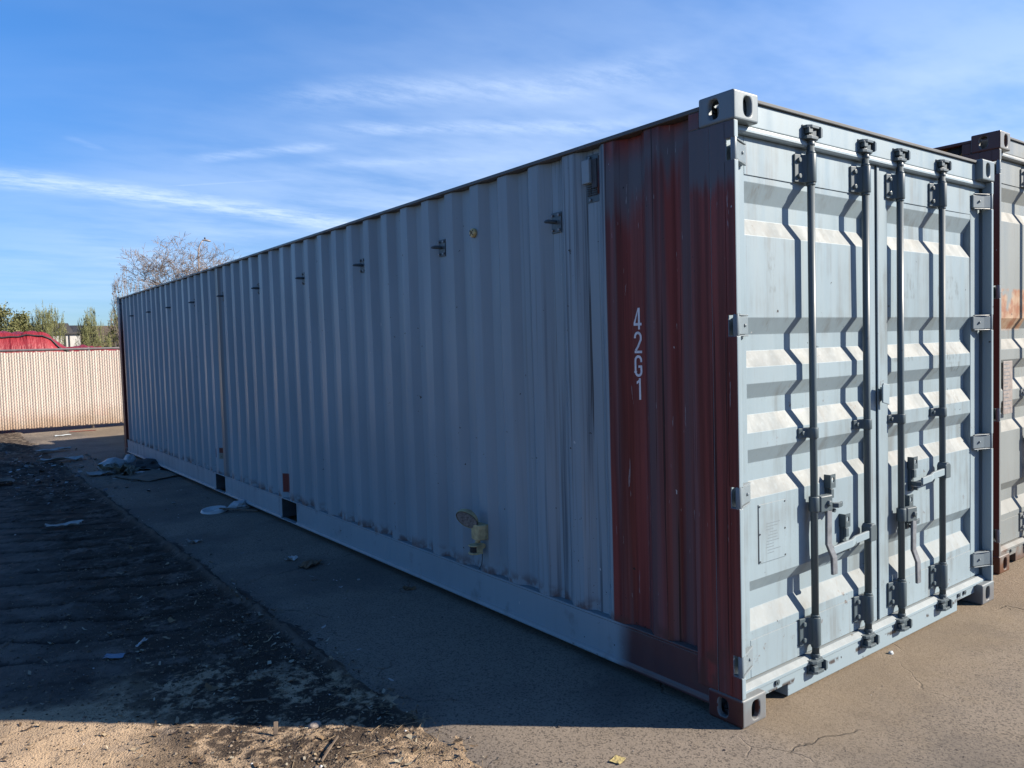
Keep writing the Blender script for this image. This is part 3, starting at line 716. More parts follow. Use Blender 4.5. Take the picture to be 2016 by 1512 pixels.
        # plates riveted to the door
        if d == 0:
            if main:
                p_ = MB(); p_.box(.222, .418, .0685, .0726, .632, .888); o = p_.build('data_plate', [fm], door, .0015)
                for rx in (.228, .412):
                    for rz_ in (.640, .76, .880):
                        rv = MB(); rv.tube([(rx, .0684, rz_), (rx, .0662, rz_)], .004, 6); rv.build('rivet', [M['seal']], door)
                rt_ = random.Random(8); tx_ = MB()
                for q in range(11):
                    zq = .80-q*.013; x0_ = .27+rt_.uniform(0, .03); tx_.box(x0_, x0_+rt_.uniform(.04, .10), .0682, .0686, zq-.0035, zq)
                tx_.build('plate_text', [M['hinge']], door)
                MB().box(.2185, .2215, .0706, .0728, .632, .888).build('plate_edge', [M['seal']], door); MB().box(.4185, .4205, .0706, .0728, .72, .888).build('plate_edge', [M['seal']], door)
            else:
                MB().box(.235, .385, .0675, .0726, 1.04, 1.40).build('data_plate', [M['plate2']], door, .002)
                ln = MB(); rr_ = random.Random(3)
                for q in range(13):
                    zq = 1.38-q*.025; ln.box(.245, .245+rr_.uniform(.06, .125), .0670, .0676, zq-.006, zq)
                ln.build('plate_text', [M['steel']], door)
    if not main: return root
    # ---- fittings welded to the long side
    for kx in range(10):
        yb = 1.150+1.112*kx; x0 = .0575
        b = MB(); b.box(x0-.006, x0, yb-.038, yb+.038, 2.178, 2.284)
        b.tube([(x0-.004, yb+.004, 2.234), (x0-.03, yb+.004, 2.234), (x0-.060, yb+.004, 2.234), (x0-.076, yb+.004, 2.231), (x0-.084, yb+.004, 2.229)], [.010, .0115, .0105, .008, .003], 10)
        br = b.build('lashing_peg', [mt['bar']], root, .002)
        bm_ = MB(); bm_.tube([(0, 0, 0), (-.011, 0, 0)], .0075, 6); me = None
        for sy_ in (-.026, .026):
            for sz_ in (-.038, .038):
                if me is None: bo = bm_.build('bolt', [M['steel']], br); me = bo.data
                else: bo = link('bolt', me, None, br)
                bo.location = (x0-.006, yb+sy_, 2.231+sz_)
    # ventilator
    yv, zv, xv = .872, 2.415, .0575
    b = MB(); b.box(xv-.004, xv, yv-.055, yv+.050, zv-.125, zv+.105)
    b.prism([(xv-.004, zv-.045), (xv-.030, zv-.040), (xv-.034, zv+.070), (xv-.004, zv+.080)][::1], (yv-.012, yv+.048), 'y') if False else None
    vt = b.build('ventilator', [mt['bar']], root, .003)
    b = MB(); b.v += []
    b.box(xv-.036, xv-.0045, yv-.008, yv+.046, zv-.035, zv+.080); b.build('vent_hood', [mt['frame']], vt, .004)
    b = MB(); b.box(xv-.020, xv-.0045, yv-.044, yv-.0085, zv-.060, zv+.078); b.build('vent_shadow_gap', [M['seal']], vt)
    for i in range(5):
        for j in range(2): MB().box(xv-.010, xv-.0045, yv-.030+j*.036, yv-.002+j*.036, zv-.092+i*.0105, zv-.0865+i*.0105).build('louvre', [M['seal']], vt)
    b = MB(); b.tube([(xv-.010, yv-.052, zv+.09), (xv-.010, yv-.048, zv-.04), (xv-.008, yv-.044, zv-.09)], .006, 8); b.build('vent_edge', [M['cast_red']], vt)
    for q in (zv+.092, zv-.112):
        b = MB(); b.tube([(xv-.004, yv+.015, q), (xv-.013, yv+.015, q)], .007, 6); b.build('bolt', [M['steel']], vt)
    # vertical panel seam, top weld
    for ys_ in (.5945+.0, 1.150+.278*1+.03, 1.150+.278*2):
        pass
    # lettering on the recessed flat
    lt = MB(); HH, WW = .100, .050; yc = .596
    def poly(pts, z0):
        i = len(lt.v); lt.v += [(.0560, yc+WW/2-a*WW, z0+b_*HH) for a, b_ in pts]; lt.face(list(range(i, i+len(pts))))
    def strip(path, t, z0):
        P_ = [Vector((a*WW, b_*HH)) for a, b_ in path]; L_, R_ = [], []
        for i, p in enumerate(P_):
            d0 = (p-P_[i-1]).normalized() if i else None; d1 = (P_[i+1]-p).normalized() if i < len(P_)-1 else None
            if d0 is None: d0 = d1
            if d1 is None: d1 = d0
            n_ = Vector((-(d0+d1).y, (d0+d1).x)).normalized(); s_ = t/2/max(.5, n_.dot(Vector((-d0.y, d0.x))))
            L_.append(p+n_*s_); R_.append(p-n_*s_)
        for i in range(len(P_)-1):
            j = len(lt.v)
            for q in (L_[i], R_[i], R_[i+1], L_[i+1]): lt.v.append((.0560, yc+WW/2-q.x, z0+q.y))
            lt.face((j, j+1, j+2, j+3))
    T = .0115
    z4, z2_, zG, z1_ = 1.660, 1.550, 1.440, 1.333
    poly([(.56, 0), (.80, 0), (.80, 1), (.56, 1)], z4); poly([(0, .18), (.56, .18), (.56, .30), (0, .30)], z4); poly([(.80, .18), (1, .18), (1, .30), (.80, .30)], z4)
    poly([(0, .301), (.22, .301), (.56, .84), (.56, 1.0)], z4)
    arc = lambda cx, cy, rx, ry, a0, a1, n=9: [(cx+rx*math.cos(math.radians(a0+(a1-a0)*i/n)), cy+ry*math.sin(math.radians(a0+(a1-a0)*i/n))) for i in range(n+1)]
    strip([(.13, .70)]+arc(.5, .745, .37, .20, 180, 0)+[(.86, .62), (.52, .32), (.20, .115)], T, z2_); poly([(.06, 0), (1, 0), (1, .115), (.06, .115)], z2_)
    strip([(.86, .68)]+arc(.5, .75, .37, .195, 0, 180)+[(.13, .25)]+arc(.5, .25, .37, .195, 180, 360)+[(.86, .42)], T, zG); poly([(.50, .42), (.98, .42), (.98, .53), (.50, .53)], zG)
    poly([(.52, 0), (.76, 0), (.76, 1), (.52, 1)], z1_); poly([(.24, .72), (.52, .80), (.52, .93), (.24, .84)], z1_)
    lt.build('lettering', [M['letters']], root)
    return root

MAIN = dict(frame=M['frame'], post=M['post'], side=M['side'], rail=M['rail'], toprail=paint('top rail paint', base=(0.06802, 0.0654, 0.06278), dust=.4), cast=M['casting'], cast_side=M['cast_red'], sill=M['sill'],
            door=(M['door_l'], M['door_r']), bar=M['bar'], roof=M['roof'])
SECOND = dict(frame=M['frame2'], post=M['post2'], side=M['side2'], rail=M['post2'], toprail=M['post2'], cast=M['cast2'], cast_side=M['post2'], sill=M['frame2'],
              door=(M['door2'], M['door2']), bar=M['frame2'], roof=M['roof'])
make_container((0, 0, 0), 2.591, MAIN, 'long blue-grey shipping container with maroon end band and 42G1 lettering', 'container')
make_container((2.985, .178, 0), 2.896, SECOND, 'taller maroon-sided shipping container with rust-patched grey doors at the right edge', 'container', main=False)

# ------------------------------------------------------------------ things screwed to the wall
def floodlight():
    yb = 1.851; x0 = .022; z0 = .505
    root = empty('security_light', (x0, yb, z0)); tag(root, 'yellowed twin-part security light with motion sensor on the blue-grey container wall', 'light')
    b = MB(); b.prism([(-.001, -.050), (-.001, .046), (-.022, .050), (-.070, .034), (-.078, -.010), (-.070, -.046), (-.030, -.056)], (-.045, .046), 'z')
    b.v = [(x, y, z) for x, y, z in b.v]; b.build('junction_box', [M['cream']], root, .006)
    # lamp head: shallow oval dish, tilted
    c = Vector((-.100, .020, .085)); ax = Vector((-.70, -.52, -.48)).normalized(); u = Vector((.45, -.45, -.75)); u = (u-ax*u.dot(ax)).normalized(); v = ax.cross(u)
    b = MB(); rings = [(-.045, .020), (-.040, .038), (-.015, .060), (.010, .066), (.016, .066)]; n = 20
    for d, r in rings:
        for k in range(n):
            a = 2*math.pi*k/n; b.v.append(tuple(c+ax*d+u*math.cos(a)*r*1.15+v*math.sin(a)*r*.80))
    for i in range(len(rings)-1):
        for k in range(n): b.face((i*n+k, i*n+(k+1) % n, (i+1)*n+(k+1) % n, (i+1)*n+k), 0, True)
    b.face(range(n)); hd = b.build('lamp_head', [M['cream']], root)
    b = MB()
    for k in range(n):
        a = 2*math.pi*k/n; b.v.append(tuple(c+ax*.0155+u*math.cos(a)*.070+v*math.sin(a)*.048))
    b.face(range(n)); b.build('lens', [M['lens']], hd)
    b = MB(); b.tube([(-.05, .01, .044), (-.068, .014, .055), tuple(c-ax*.03)], .016, 10); b.tube([tuple(c-ax*.045), tuple(c-ax*.062)], .012, 8); b.build('swivel', [M['cream']], root)
    b = MB(); b.tube([(-.045, 0, -.044), (-.047, .0, -.066)], .016, 10); b.tube([(-.028, -.030, -.085), (-.028, .0, -.085)], .016, 12); b.build('swivel', [M['cream']], root)
    b = MB(); pl = [(-.030, -.030), (-.030, .034), (-.078, .038), (-.100, .026), (-.106, .002), (-.100, -.022), (-.078, -.034)]
    b.prism(pl, (-.082, -.074), 'z'); b.prism(pl, (-.130, -.118), 'z'); b.prism([(-.030, -.028), (-.030, .030), (-.074, .030), (-.074, -.028)], (-.118, -.082), 'z')
    se = b.build('motion_sensor', [M['cream']], root, .003)
    b = MB(); b.prism([(-.0745, -.026), (-.0745, .028), (-.092, .020), (-.098, .002), (-.092, -.016)], (-.1175, -.0825), 'z'); b.build('sensor_window', [M['black']], se)
    b = MB(); b.tube([(-.030, -.018, -.10), (-.026, -.012, -.16), (-.020, .004, -.20), (-.012, .03, -.225), (-.006, .052, -.245)], .0022, 6); b.build('loose_wire', [M['black']], root)
floodlight()
jr = empty('junction_box', (.022, 1.850, 2.268)); tag(jr, 'small round yellow junction box high on the blue-grey container wall', 'junction box')
b = MB(); b.tube([(0, 0, 0), (-.018, 0, 0), (-.024, 0, 0)], [.027, .027, .022], 20); b.build('cover', [M['yellow']], jr)
for yy_, zz_ in ((-.017, .012), (.017, .012), (-.017, -.012), (.017, -.012)):
    b = MB(); b.tube([(-.0235, yy_*.8, zz_), (-.0262, yy_*.8, zz_)], .0042, 8); b.build('screw', [M['black']], jr)
b = MB(); b.box(-.0262, -.0235, -.005, -.001, -.008, .008); b.box(-.0262, -.0235, .004, .008, -.008, .008); b.build('slot', [M['black']], jr)

# ------------------------------------------------------------------ fence
def slat_mat():
    m, k, b = new_mat('sun bleached slats', .7, .3); co = obj_co(k); x, y, z = k.xyz(co)
    n = k.noise(co, 3.0, 4.0); s = k.noise(co, 1.0, 3.0, .5, (20, 1, .3))
    c = k.mix(k.ss(s, .3, .7), (0.44, 0.385, 0.325), (0.54, 0.48, 0.41))
    c = k.mix(k.m('MULTIPLY', k.ss(k.m('ADD', z, k.m('MULTIPLY', n, .5)), .85, .25), .75), c, (0.2721, 0.157, 0.08371))
    c = k.mix(k.m('MULTIPLY', k.ss(k.noise(co, 4.0, 4.0, .6, (1, 1, 4)), .64, .72), .7), c, (0.4185, 0.3976, 0.3767))
    k.put(b.inputs['Base Color'], c); return m
M['slat'] = slat_mat(); M['galv'] = plain('galvanised pipe', (0.1884, 0.1622, 0.1517), .45, .2, 6, .6); M['wire'] = plain('rusty wire', (0.08449, 0.06337, 0.05069), .6, .3, 6)
FA = math.atan2(-.354, 2.331)
fence = empty('chain_link_fence', (0, 18.42, 0), FA); tag(fence, 'beige privacy-slatted chain link fence along the back of the yard', 'fence')
rs = np.random.default_rng(3)
b = MB()
for i in range(470):
    s = -9.0+i*.0508; yo = rs.uniform(-.003, .003); b.prism([(s, .012+yo), (s+.006, .002+yo), (s+.023, -.002+yo), (s+.041, .002+yo), (s+.0475, .012+yo)], (.05+rs.uniform(0, .03), 1.775+rs.uniform(-.012, .008)), 'z')
o = b.build('privacy_slats', [M['slat']], fence); o['kind'] = 'stuff'
b = MB(); y0 = -.012
for i in range(-36, 340):
    s = -9.0+i*.072
    for sg in (1, -1):
        p0 = (s, y0 if sg > 0 else y0-.004, .05); p1 = (s+1.74, y0 if sg > 0 else y0-.004, 1.79)
        if sg < 0: p0, p1 = (p0[0], p0[1], 1.79), (p1[0], p1[1], .05)
        b.tube([p0, p1], .0010, 3, caps=False, sm=False)
o = b.build('chain_link_mesh', [M['wire']], fence); o['kind'] = 'stuff'
b = MB(); b.tube([(-9, .035, 1.82), (15, .035, 1.82)], .027, 12); b.build('top_rail', [M['galv']], fence)
b = MB(); b.tube([(-9, .0, .06), (15, .0, .05)], .006, 6); b.build('tension_wire', [M['wire']], fence)
for i in range(9):
    s = -8.2+i*2.9; b = MB(); b.tube([(s, .045, -.05), (s, .045, 1.80)], .030, 12); b.tube([(s, .045, 1.80), (s, .045, 1.86)], [.036, .012], 12); b.build('fence_post', [M['galv']], fence)

# ------------------------------------------------------------------ covered loads behind the fence
def tarp_mat():
    m, k, b = new_mat('red tarpaulin', .5, .4); co = obj_co(k)
    n = k.noise(co, 1.2, 4.0); f = k.noise(co, 1.0, 4.0, .6, (9, 2, 1.2))
    c = k.mix(k.ss(n, .3, .7), (0.14, 0.010, 0.014), (0.22, 0.018, 0.024)); k.put(b.inputs['Base Color'], c)
    bump(k, b, f, .9, .08); return m
M['tarp'] = tarp_mat()
def tarp(name, label, x0, x1, yb, dep, prof, seed, ropes):
    """sheeted pile: prof(t) = height along x"""
    root = empty(name, ((x0+x1)/2, yb, -.03)); tag(root, label, 'tarpaulin')
    nx, ny = 90, 26; xsn = np.linspace(x0, x1, nx)-(x0+x1)/2; V = []; Hs = []
    for j in range(ny):
        v = j/(ny-1); edge = min(1, min(v, 1-v)/.22)
        for i in range(nx):
            u = i/(nx-1); h = prof(xsn[i]+(x0+x1)/2)
            eu = min(1, min(u, 1-u)/.05)
            yv = (v-.5)*dep
            z = h*(math.sin(edge*math.pi/2)**.6)*(.25+.75*math.sin(eu*math.pi/2))
            z += .045*math.sin(u*95+v*9+math.sin(u*23+v*4)*2.5)*(1-edge*.55)+.035*math.sin(u*41-v*14+math.sin(v*9)*2)+.05*(float(fbm(u*14+seed, v*5, seed, 3))-.5)*2
            V.append((xsn[i], yv, max(.0, z)))
    i = np.arange(nx*ny).reshape(ny, nx); Q = np.stack([i[:-1, :-1].ravel(), i[:-1, 1:].ravel(), i[1:, 1:].ravel(), i[1:, :-1].ravel()], 1)
    np_mesh('cover', V, Q, M['tarp'], root, True)
    for vj in ropes:
        b = MB(); b.tube([(V[vj*nx+q][0], V[vj*nx+q][1]-.02, V[vj*nx+q][2]+.02) for q in range(0, nx, 2)], .022, 6); b.build('rope', [M['black']], root)
pA = lambda x: 2.40 if x < -.2 else (2.40-.06*((x+.2)/.5)**2 if x < .3 else max(.6, 2.34-.62*((x-.3)/.72)**.85))
pB = lambda x: 2.02-.10*abs((x-1.75)/.8)**1.4 if x < 2.6 else 2.0+.12*math.sin(x*1.7)
tarp('tarpaulin_load', 'big red tarpaulin tied down with black ropes above the fence at far left', -7.0, 1.55, 24.6, 4.2, pA, 4, (2, 4))
tarp('tarpaulin_load', 'lower red tarpaulin showing just above the fence next to the container', .85, 7.0, 28.2, 4.2, pB, 9, (3,))

# ------------------------------------------------------------------ house beyond
M['stucco'] = plain('white stucco', (0.3872, 0.3767, 0.3558), .8, .06, 3); M['shingle'] = None
def shingle(name, c1, c2):
    m, k, b = new_mat(name, .9, .2); co = obj_co(k); n = k.noise(co, 3.0, 5.0); n2 = k.noise(co, 1.0, 3.0, .5, (2, 2, 14))
    k.put(b.inputs['Base Color'], k.mix(k.ss(k.m('ADD', k.m('MULTIPLY', n, .5), k.m('MULTIPLY', n2, .5)), .35, .65), c1, c2)); return m
M['shingle'] = shingle('grey shingles', (0.04644, 0.0452, 0.04954), (0.06278, 0.06017, 0.06017)); M['shingle2'] = shingle('weathered brown shingles', (0.06278, 0.04709, 0.03401), (0.1046, 0.08108, 0.06017))
M['solar'] = plain('solar glass', (0.03096, 0.03096, 0.03715), .2, .2, 5); M['fascia'] = plain('dark fascia', (0.03096, 0.02786, 0.02786), .6, .2, 5)
def house(root, x0, x1, y0, y1, ze, zr, wallm, roofm, e=.45):
    MB().box(x0, x1, y0, y1, -.03, ze).build('wall', [wallm], root)
    X0, X1, Y0, Y1 = x0-e, x1+e, y0-e, y1+e; ym = (Y0+Y1)/2; h = min((Y1-Y0)/2, (X1-X0)/2-.05)
    b = MB(); b.v = [(X0, Y0, ze+.02), (X1, Y0, ze+.02), (X1, Y1, ze+.02), (X0, Y1, ze+.02), (X0+h, ym, zr), (X1-h, ym, zr)]
    for f in ((0, 1, 5, 4), (1, 2, 5), (2, 3, 4, 5), (3, 0, 4), (0, 3, 2, 1)): b.face(f)
    r = b.build('roof', [roofm], root)
    MB().box(X0, X1, Y0-.03, Y0-.002, ze-.07, ze+.05).build('fascia', [M['fascia']], r)
    return r
hs = empty('house', (7.4, 62, -.03)); tag(hs, 'white stucco house with grey and brown shingle roofs beyond the fence', 'house')
r = house(hs, -7.0, 10.5, 2.5, 10.0, 2.9, 4.22, M['stucco'], M['shingle2'])
r2 = house(hs, -2.95, -1.35, -4.2, 3.0, 3.36, 3.62, M['stucco'], M['shingle'], .12)
b = MB(); b.prism([(-3.5, 3.30), (-1.0, 3.30), (-1.45, 4.20), (-2.9, 4.20)], (.2, 4.6), 'y'); b.build('roof', [M['shingle']], hs)
b = MB(); b.box(-2.28, -2.20, -4.26, -4.205, .3, 3.2); b.box(-2.02, -1.97, -4.26, -4.205, .3, 3.2); b.build('corner_trim', [M['fascia']], hs)
b = MB(); b.box(-2.2, -1.85, 2.3, 2.7, 4.15, 4.35); b.tube([(-2.02, 2.5, 4.35), (-2.02, 2.5, 4.45)], .2, 10); b.build('roof_vent', [M['fascia']], hs)
b = MB(); b.prism([(-1.2, 3.62), (.1, 3.62), (.0, 4.1), (-1.35, 4.1)], (1.9, 2.02), 'y'); b.build('solar_panel', [M['solar']], hs)
b = MB(); b.bar([(.12, 1.95, 4.05), (.36, 1.93, 3.55)], (.05, 0, 0), (0, .05, 0)); b.bar([(2.85, 1.95, 4.0), (3.1, 1.93, 3.55)], (.05, 0, 0), (0, .05, 0)); b.build('roof_pipe', [M['fascia']], hs)
b = MB(); b.box(-1.34, 6.0, -3.0, 2.4, -.03, 2.15); b.build('porch_wall', [M['shingle2']], hs)
b = MB(); b.prism([(-1.34, 2.45), (6.4, 2.45), (6.4, 2.52), (-1.34, 2.75)], (-3.4, 2.5), 'y'); b.build('porch_roof', [M['shingle2']], hs)

# ------------------------------------------------------------------ trees
def leaf_mat(name, c1, c2):
    m, k, b = new_mat(name, .7, .3); at = k.n('ShaderNodeAttribute', {'attribute_name': 'Col'}); g = k.xyz(at.outputs['Color'])
    k.put(b.inputs['Base Color'], k.mix(g[0], c1, c2)); b.inputs['Transmission Weight'].default_value = 0.0
    return m
M['bark'] = plain('grey brown bark', (0.1046, 0.08108, 0.0654), .9, .3, 8); M['twig'] = plain('pale dry twigs', (0.169, 0.1352, 0.1141), .85, .3, 4)
M['gbark'] = plain('green bark', (0.08371, 0.08896, 0.03923), .8, .3, 6); M['gtwig'] = plain('yellow green twigs', (0.1308, 0.136, 0.05231), .8, .3, 5)
M['lf_dry'] = leaf_mat('dry seed clusters', (0.10, 0.062, 0.043), (0.155, 0.105, 0.08)); M['lf_green'] = leaf_mat('small green leaves', (0.1098, 0.1183, 0.02957), (0.2281, 0.2154, 0.07185)); M['lf_olive'] = leaf_mat('olive leaves', (0.07185, 0.08023, 0.02535), (0.1521, 0.1436, 0.05492))
def seg_mesh(name, segs, nside, mat, parent):
    P0 = np.array([s[0] for s in segs]); P1 = np.array([s[1] for s in segs]); R0 = np.array([s[2] for s in segs]); R1 = np.array([s[3] for s in segs])
    t = P1-P0; t /= np.linalg.norm(t, axis=1, keepdims=True)+1e-9
    ref = np.where(np.abs(t[:, 2:3]) < .9, np.array([[0, 0, 1.]]), np.array([[1., 0, 0]])); u = np.cross(t, ref); u /= np.linalg.norm(u, axis=1, keepdims=True); v = np.cross(t, u)
    V = []; n = nside
    for k in range(n):
        a = 2*math.pi*k/n; d = u*math.cos(a)+v*math.sin(a); V.append(P0+d*R0[:, None]); V.append(P1+d*R1[:, None])
    V = np.stack(V, 1).reshape(-1, 3); base = (np.arange(len(segs))*2*n)[:, None]; Q = []
    for k in range(n):
        k2 = (k+1) % n; Q.append(np.concatenate([base+2*k, base+2*k2, base+2*k2+1, base+2*k+1], 1))
    return np_mesh(name, V, np.concatenate(Q), mat, parent, True)
def leaves(name, pts, size, mat, parent, rg, jit):
    P = np.array(pts); n = len(P); P = P+rg.normal(0, jit, (n, 3)); a = rg.normal(0, 1, (n, 3)); a /= np.linalg.norm(a, axis=1, keepdims=True)
    c = np.cross(a, rg.normal(0, 1, (n, 3))); c /= np.linalg.norm(c, axis=1, keepdims=True); s = size*rg.uniform(.6, 1.5, (n, 1))
    V = np.stack([P-a*s, P-c*s*.45, P+a*s, P+c*s*.45], 1).reshape(-1, 3); Q = np.arange(4*n).reshape(n, 4)
    g = np.repeat(rg.uniform(0, 1, n), 4); return np_mesh(name, V, Q, mat, parent, False, np.stack([g, g, g], 1))
def tree(name, label, loc, height, spread, seed, bark, twig, leafm, nleaf, leafsize, levels=6, trunk=.28, upright=.5, stems=1, group=None, twig_r=.006, first=3, wid=2.0, fan=.55):
    rg = np.random.default_rng(seed); root = empty(name, loc); tag(root, label, 'tree', group)
    thick, thin, tips = [], [], []
    def grow(p, d, L, r, lv):
        n = 3 if lv < 3 else 2; q = p
        for i in range(n):
            d = d+rg.normal(0, .14, 3); d = d/np.linalg.norm(d); e = q+d*L/n; r1 = r*(1-.22/n*(i+1))
            (thick if lv < 3 else thin).append((q, e, max(twig_r, r*(1-.22/n*i)), max(twig_r*.7, r1))); q = e
            if lv >= 2 and lv < levels and rg.random() < .55:
                sd = d+rg.normal(0, .75, 3); sd /= np.linalg.norm(sd); grow(q, sd, L*.55, r1*.5, lv+2)
        if lv >= levels: tips.append(q); return
        for c in range(first if lv == 0 else (3 if rg.random() < .45 else 2)):
            sd = rg.normal(0, 1, 3); sd -= d*sd.dot(d); sd /= np.linalg.norm(sd)+1e-9
            nd = d*(.55+upright*.5)+sd*(.62*spread)+np.array([0, 0, upright*.35]); nd /= np.linalg.norm(nd)
            grow(q, nd, L*rg.uniform(.66, .86), r1*.62, lv+1)
    for s in range(stems):
        a = 2*math.pi*s/max(1, stems)+rg.uniform(0, 1); d = np.array([math.cos(a)*fan*(stems > 1), math.sin(a)*fan*(stems > 1), 1.0]); d /= np.linalg.norm(d)
        grow(np.array([math.cos(a), math.sin(a), 0])*.12*(stems > 1)-np.array([0, 0, .05]), d, height*.26, trunk/stems**.5, 0)
    allp = np.array([s[1] for s in thick+thin]); k = height/max(.1, np.percentile(allp[:, 2], 99.5))
    c0 = np.median(allp[:, :2], 0); kw = wid/np.percentile(np.hypot(*(allp[:, :2]-c0).T), 93); k = np.array([kw, kw, k])
    sc = lambda S_: [(a*k, b_*k, r0, r1) for a, b_, r0, r1 in S_]
    z60 = float(np.percentile(allp[:, 2], 60)); sh = lambda p: p-np.array([c0[0], c0[1], 0])*(min(1.0, max(0, p[2]/z60)))
    thick[:] = [(sh(a), sh(b_), r0, r1) for a, b_, r0, r1 in thick]; thin[:] = [(sh(a), sh(b_), r0, r1) for a, b_, r0, r1 in thin]; tips[:] = [sh(t_) for t_ in tips]
    seg_mesh('trunk', sc(thick), 6, bark, root); cr = seg_mesh('crown', sc(thin), 3, twig, root)
    if nleaf and leafm:
        src = np.array([s[1]*k for s in thin] + [t_*k for t_ in tips]); pts = src[rg.integers(0, len(src), nleaf)]
        leaves('leaves', pts, leafsize, leafm, cr, rg, leafsize*1.8)
    return root
tree('bare_tree', 'wide leafless tree with pale brown twigs rising behind the container', (8.55, 38, -.03), 6.95, 1.05, 11, M['bark'], M['twig'], M['lf_dry'], 1900, .028, levels=8, trunk=.2, upright=.42, twig_r=.0075, first=4, wid=3.0)
tree('bare_tree', 'small bare tree peeking over the far top corner of the container', (3.95, 31, -.03), 4.85, 1.5, 23, M['bark'], M['twig'], M['lf_dry'], 500, .03, levels=7, trunk=.08, upright=.45, twig_r=.006, wid=.8)
tree('bare_tree', 'leafless tree top far beyond the taller container at the right edge', (31.0, 9.6, -.03), 8.6, 1.0, 31, M['bark'], M['twig'], M['lf_dry'], 1200, .035, levels=7, trunk=.2, upright=.42, twig_r=.009, wid=2.6)
tree('leafy_tree', 'dense olive green tree at the far left above the red tarpaulin', (1.9, 61, -.03), 5.2, 1.0, 41, M['bark'], M['gtwig'], M['lf_olive'], 5200, .075, levels=6, trunk=.18, upright=.3, twig_r=.010, wid=1.3)
tree('leafy_tree', 'darker rounded olive tree right of the leftmost dense tree', (3.05, 63, -.03), 4.9, .8, 43, M['bark'], M['gtwig'], M['lf_olive'], 3600, .075, levels=6, trunk=.16, upright=.35, twig_r=.010, wid=.85)
tree('wispy_tree', 'wispy yellow-green tree with fanned upright branches left of the house', (3.35, 52, -.03), 4.65, .75, 47, M['gbark'], M['gtwig'], M['lf_green'], 2000, .036, levels=6, trunk=.12, upright=.12, stems=7, twig_r=.007, wid=1.0)
tree('wispy_tree', 'thin wispy tree standing in front of the brown roof', (6.15, 55, -.03), 4.75, .8, 53, M['gbark'], M['gtwig'], M['lf_green'], 1300, .036, levels=6, trunk=.10, upright=.12, stems=6, twig_r=.007, wid=.95)
tree('wispy_tree', 'yellow-green desert tree half hidden by the far end of the container', (6.75, 48, -.03), 4.75, .9, 59, M['gbark'], M['gtwig'], M['lf_green'], 2400, .036, levels=6, trunk=.12, upright=.12, stems=7, twig_r=.007, wid=1.0)

# ------------------------------------------------------------------ street lamp
lp = empty('street_lamp', (11.85, 50, -.03)); tag(lp, 'tall grey street lamp with curved arm rising behind the bare tree', 'street lamp')
b = MB(); b.tube([(0, 0, 0), (0, 0, 4), (0, 0, 7.8)], [.10, .08, .06], 12); b.build('pole', [M['galv']], lp)
b = MB(); b.tube([(0, 0, 7.75), (.02, 0, 8.2), (.10, 0, 8.6), (.22, 0, 8.85), (.36, 0, 8.97)], [.055, .05, .045, .04, .035], 10); b.build('arm', [M['galv']], lp)
b = MB(); n = 12; prof = [(.28, .03, 0), (.36, .07, .0), (.50, .12, -.01), (.68, .13, -.03), (.80, .07, -.05), (.84, .02, -.05)]
for x, r, dz_ in prof:
    for k in range(n): a = 2*math.pi*k/n; b.v.append((x, math.cos(a)*r, 8.98+dz_+math.sin(a)*r*(.7 if math.sin(a) > 0 else .35)))
for i in range(len(prof)-1):
    for k in range(n): b.face((i*n+k, i*n+(k+1) % n, (i+1)*n+(k+1) % n, (i+1)*n+k), 0, True)
b.face(range(n)); hd = b.build('lamp_head', [M['galv']], lp)
b = MB(); b.tube([(.46, 0, 9.055), (.46, 0, 9.16)], .05, 10); b.build('photocell', [M['fascia']], hd)

# ------------------------------------------------------------------ rubbish
M['card'] = plain('cardboard', (0.1046, 0.08371, 0.06017), .85, .2, 9); M['wplast'] = plain('white plastic', (0.3243, 0.3453, 0.3453), .45, .12, 12); M['paper'] = plain('grimy paper', (0.2616, 0.2616, 0.2459), .8, .2, 14)
M['bluepaper'] = plain('faded blue card', (0.1151, 0.1622, 0.2197), .6, .12, 20); M['rag'] = plain('dark cloth', (0.02167, 0.02043, 0.01981), .9, .4, 9); M['khaki'] = plain('khaki rag', (0.1151, 0.1046, 0.07583), .9, .3, 9); M['brown'] = plain('brown leaf', (0.1151, 0.0654, 0.03139), .8, .3, 30)
M['wood'] = plain('weathered wood', (0.1046, 0.07583, 0.05231), .85, .3, 12); M['yleaf'] = plain('yellow leaf', (0.3453, 0.2721, 0.1151), .6, .12, 30); M['stone'] = plain('pale stone', (0.2406, 0.1988, 0.1673), .9, .2, 30); M['redscrap'] = plain('red scrap', (0.157, 0.03139, 0.0157), .7, .2, 20)
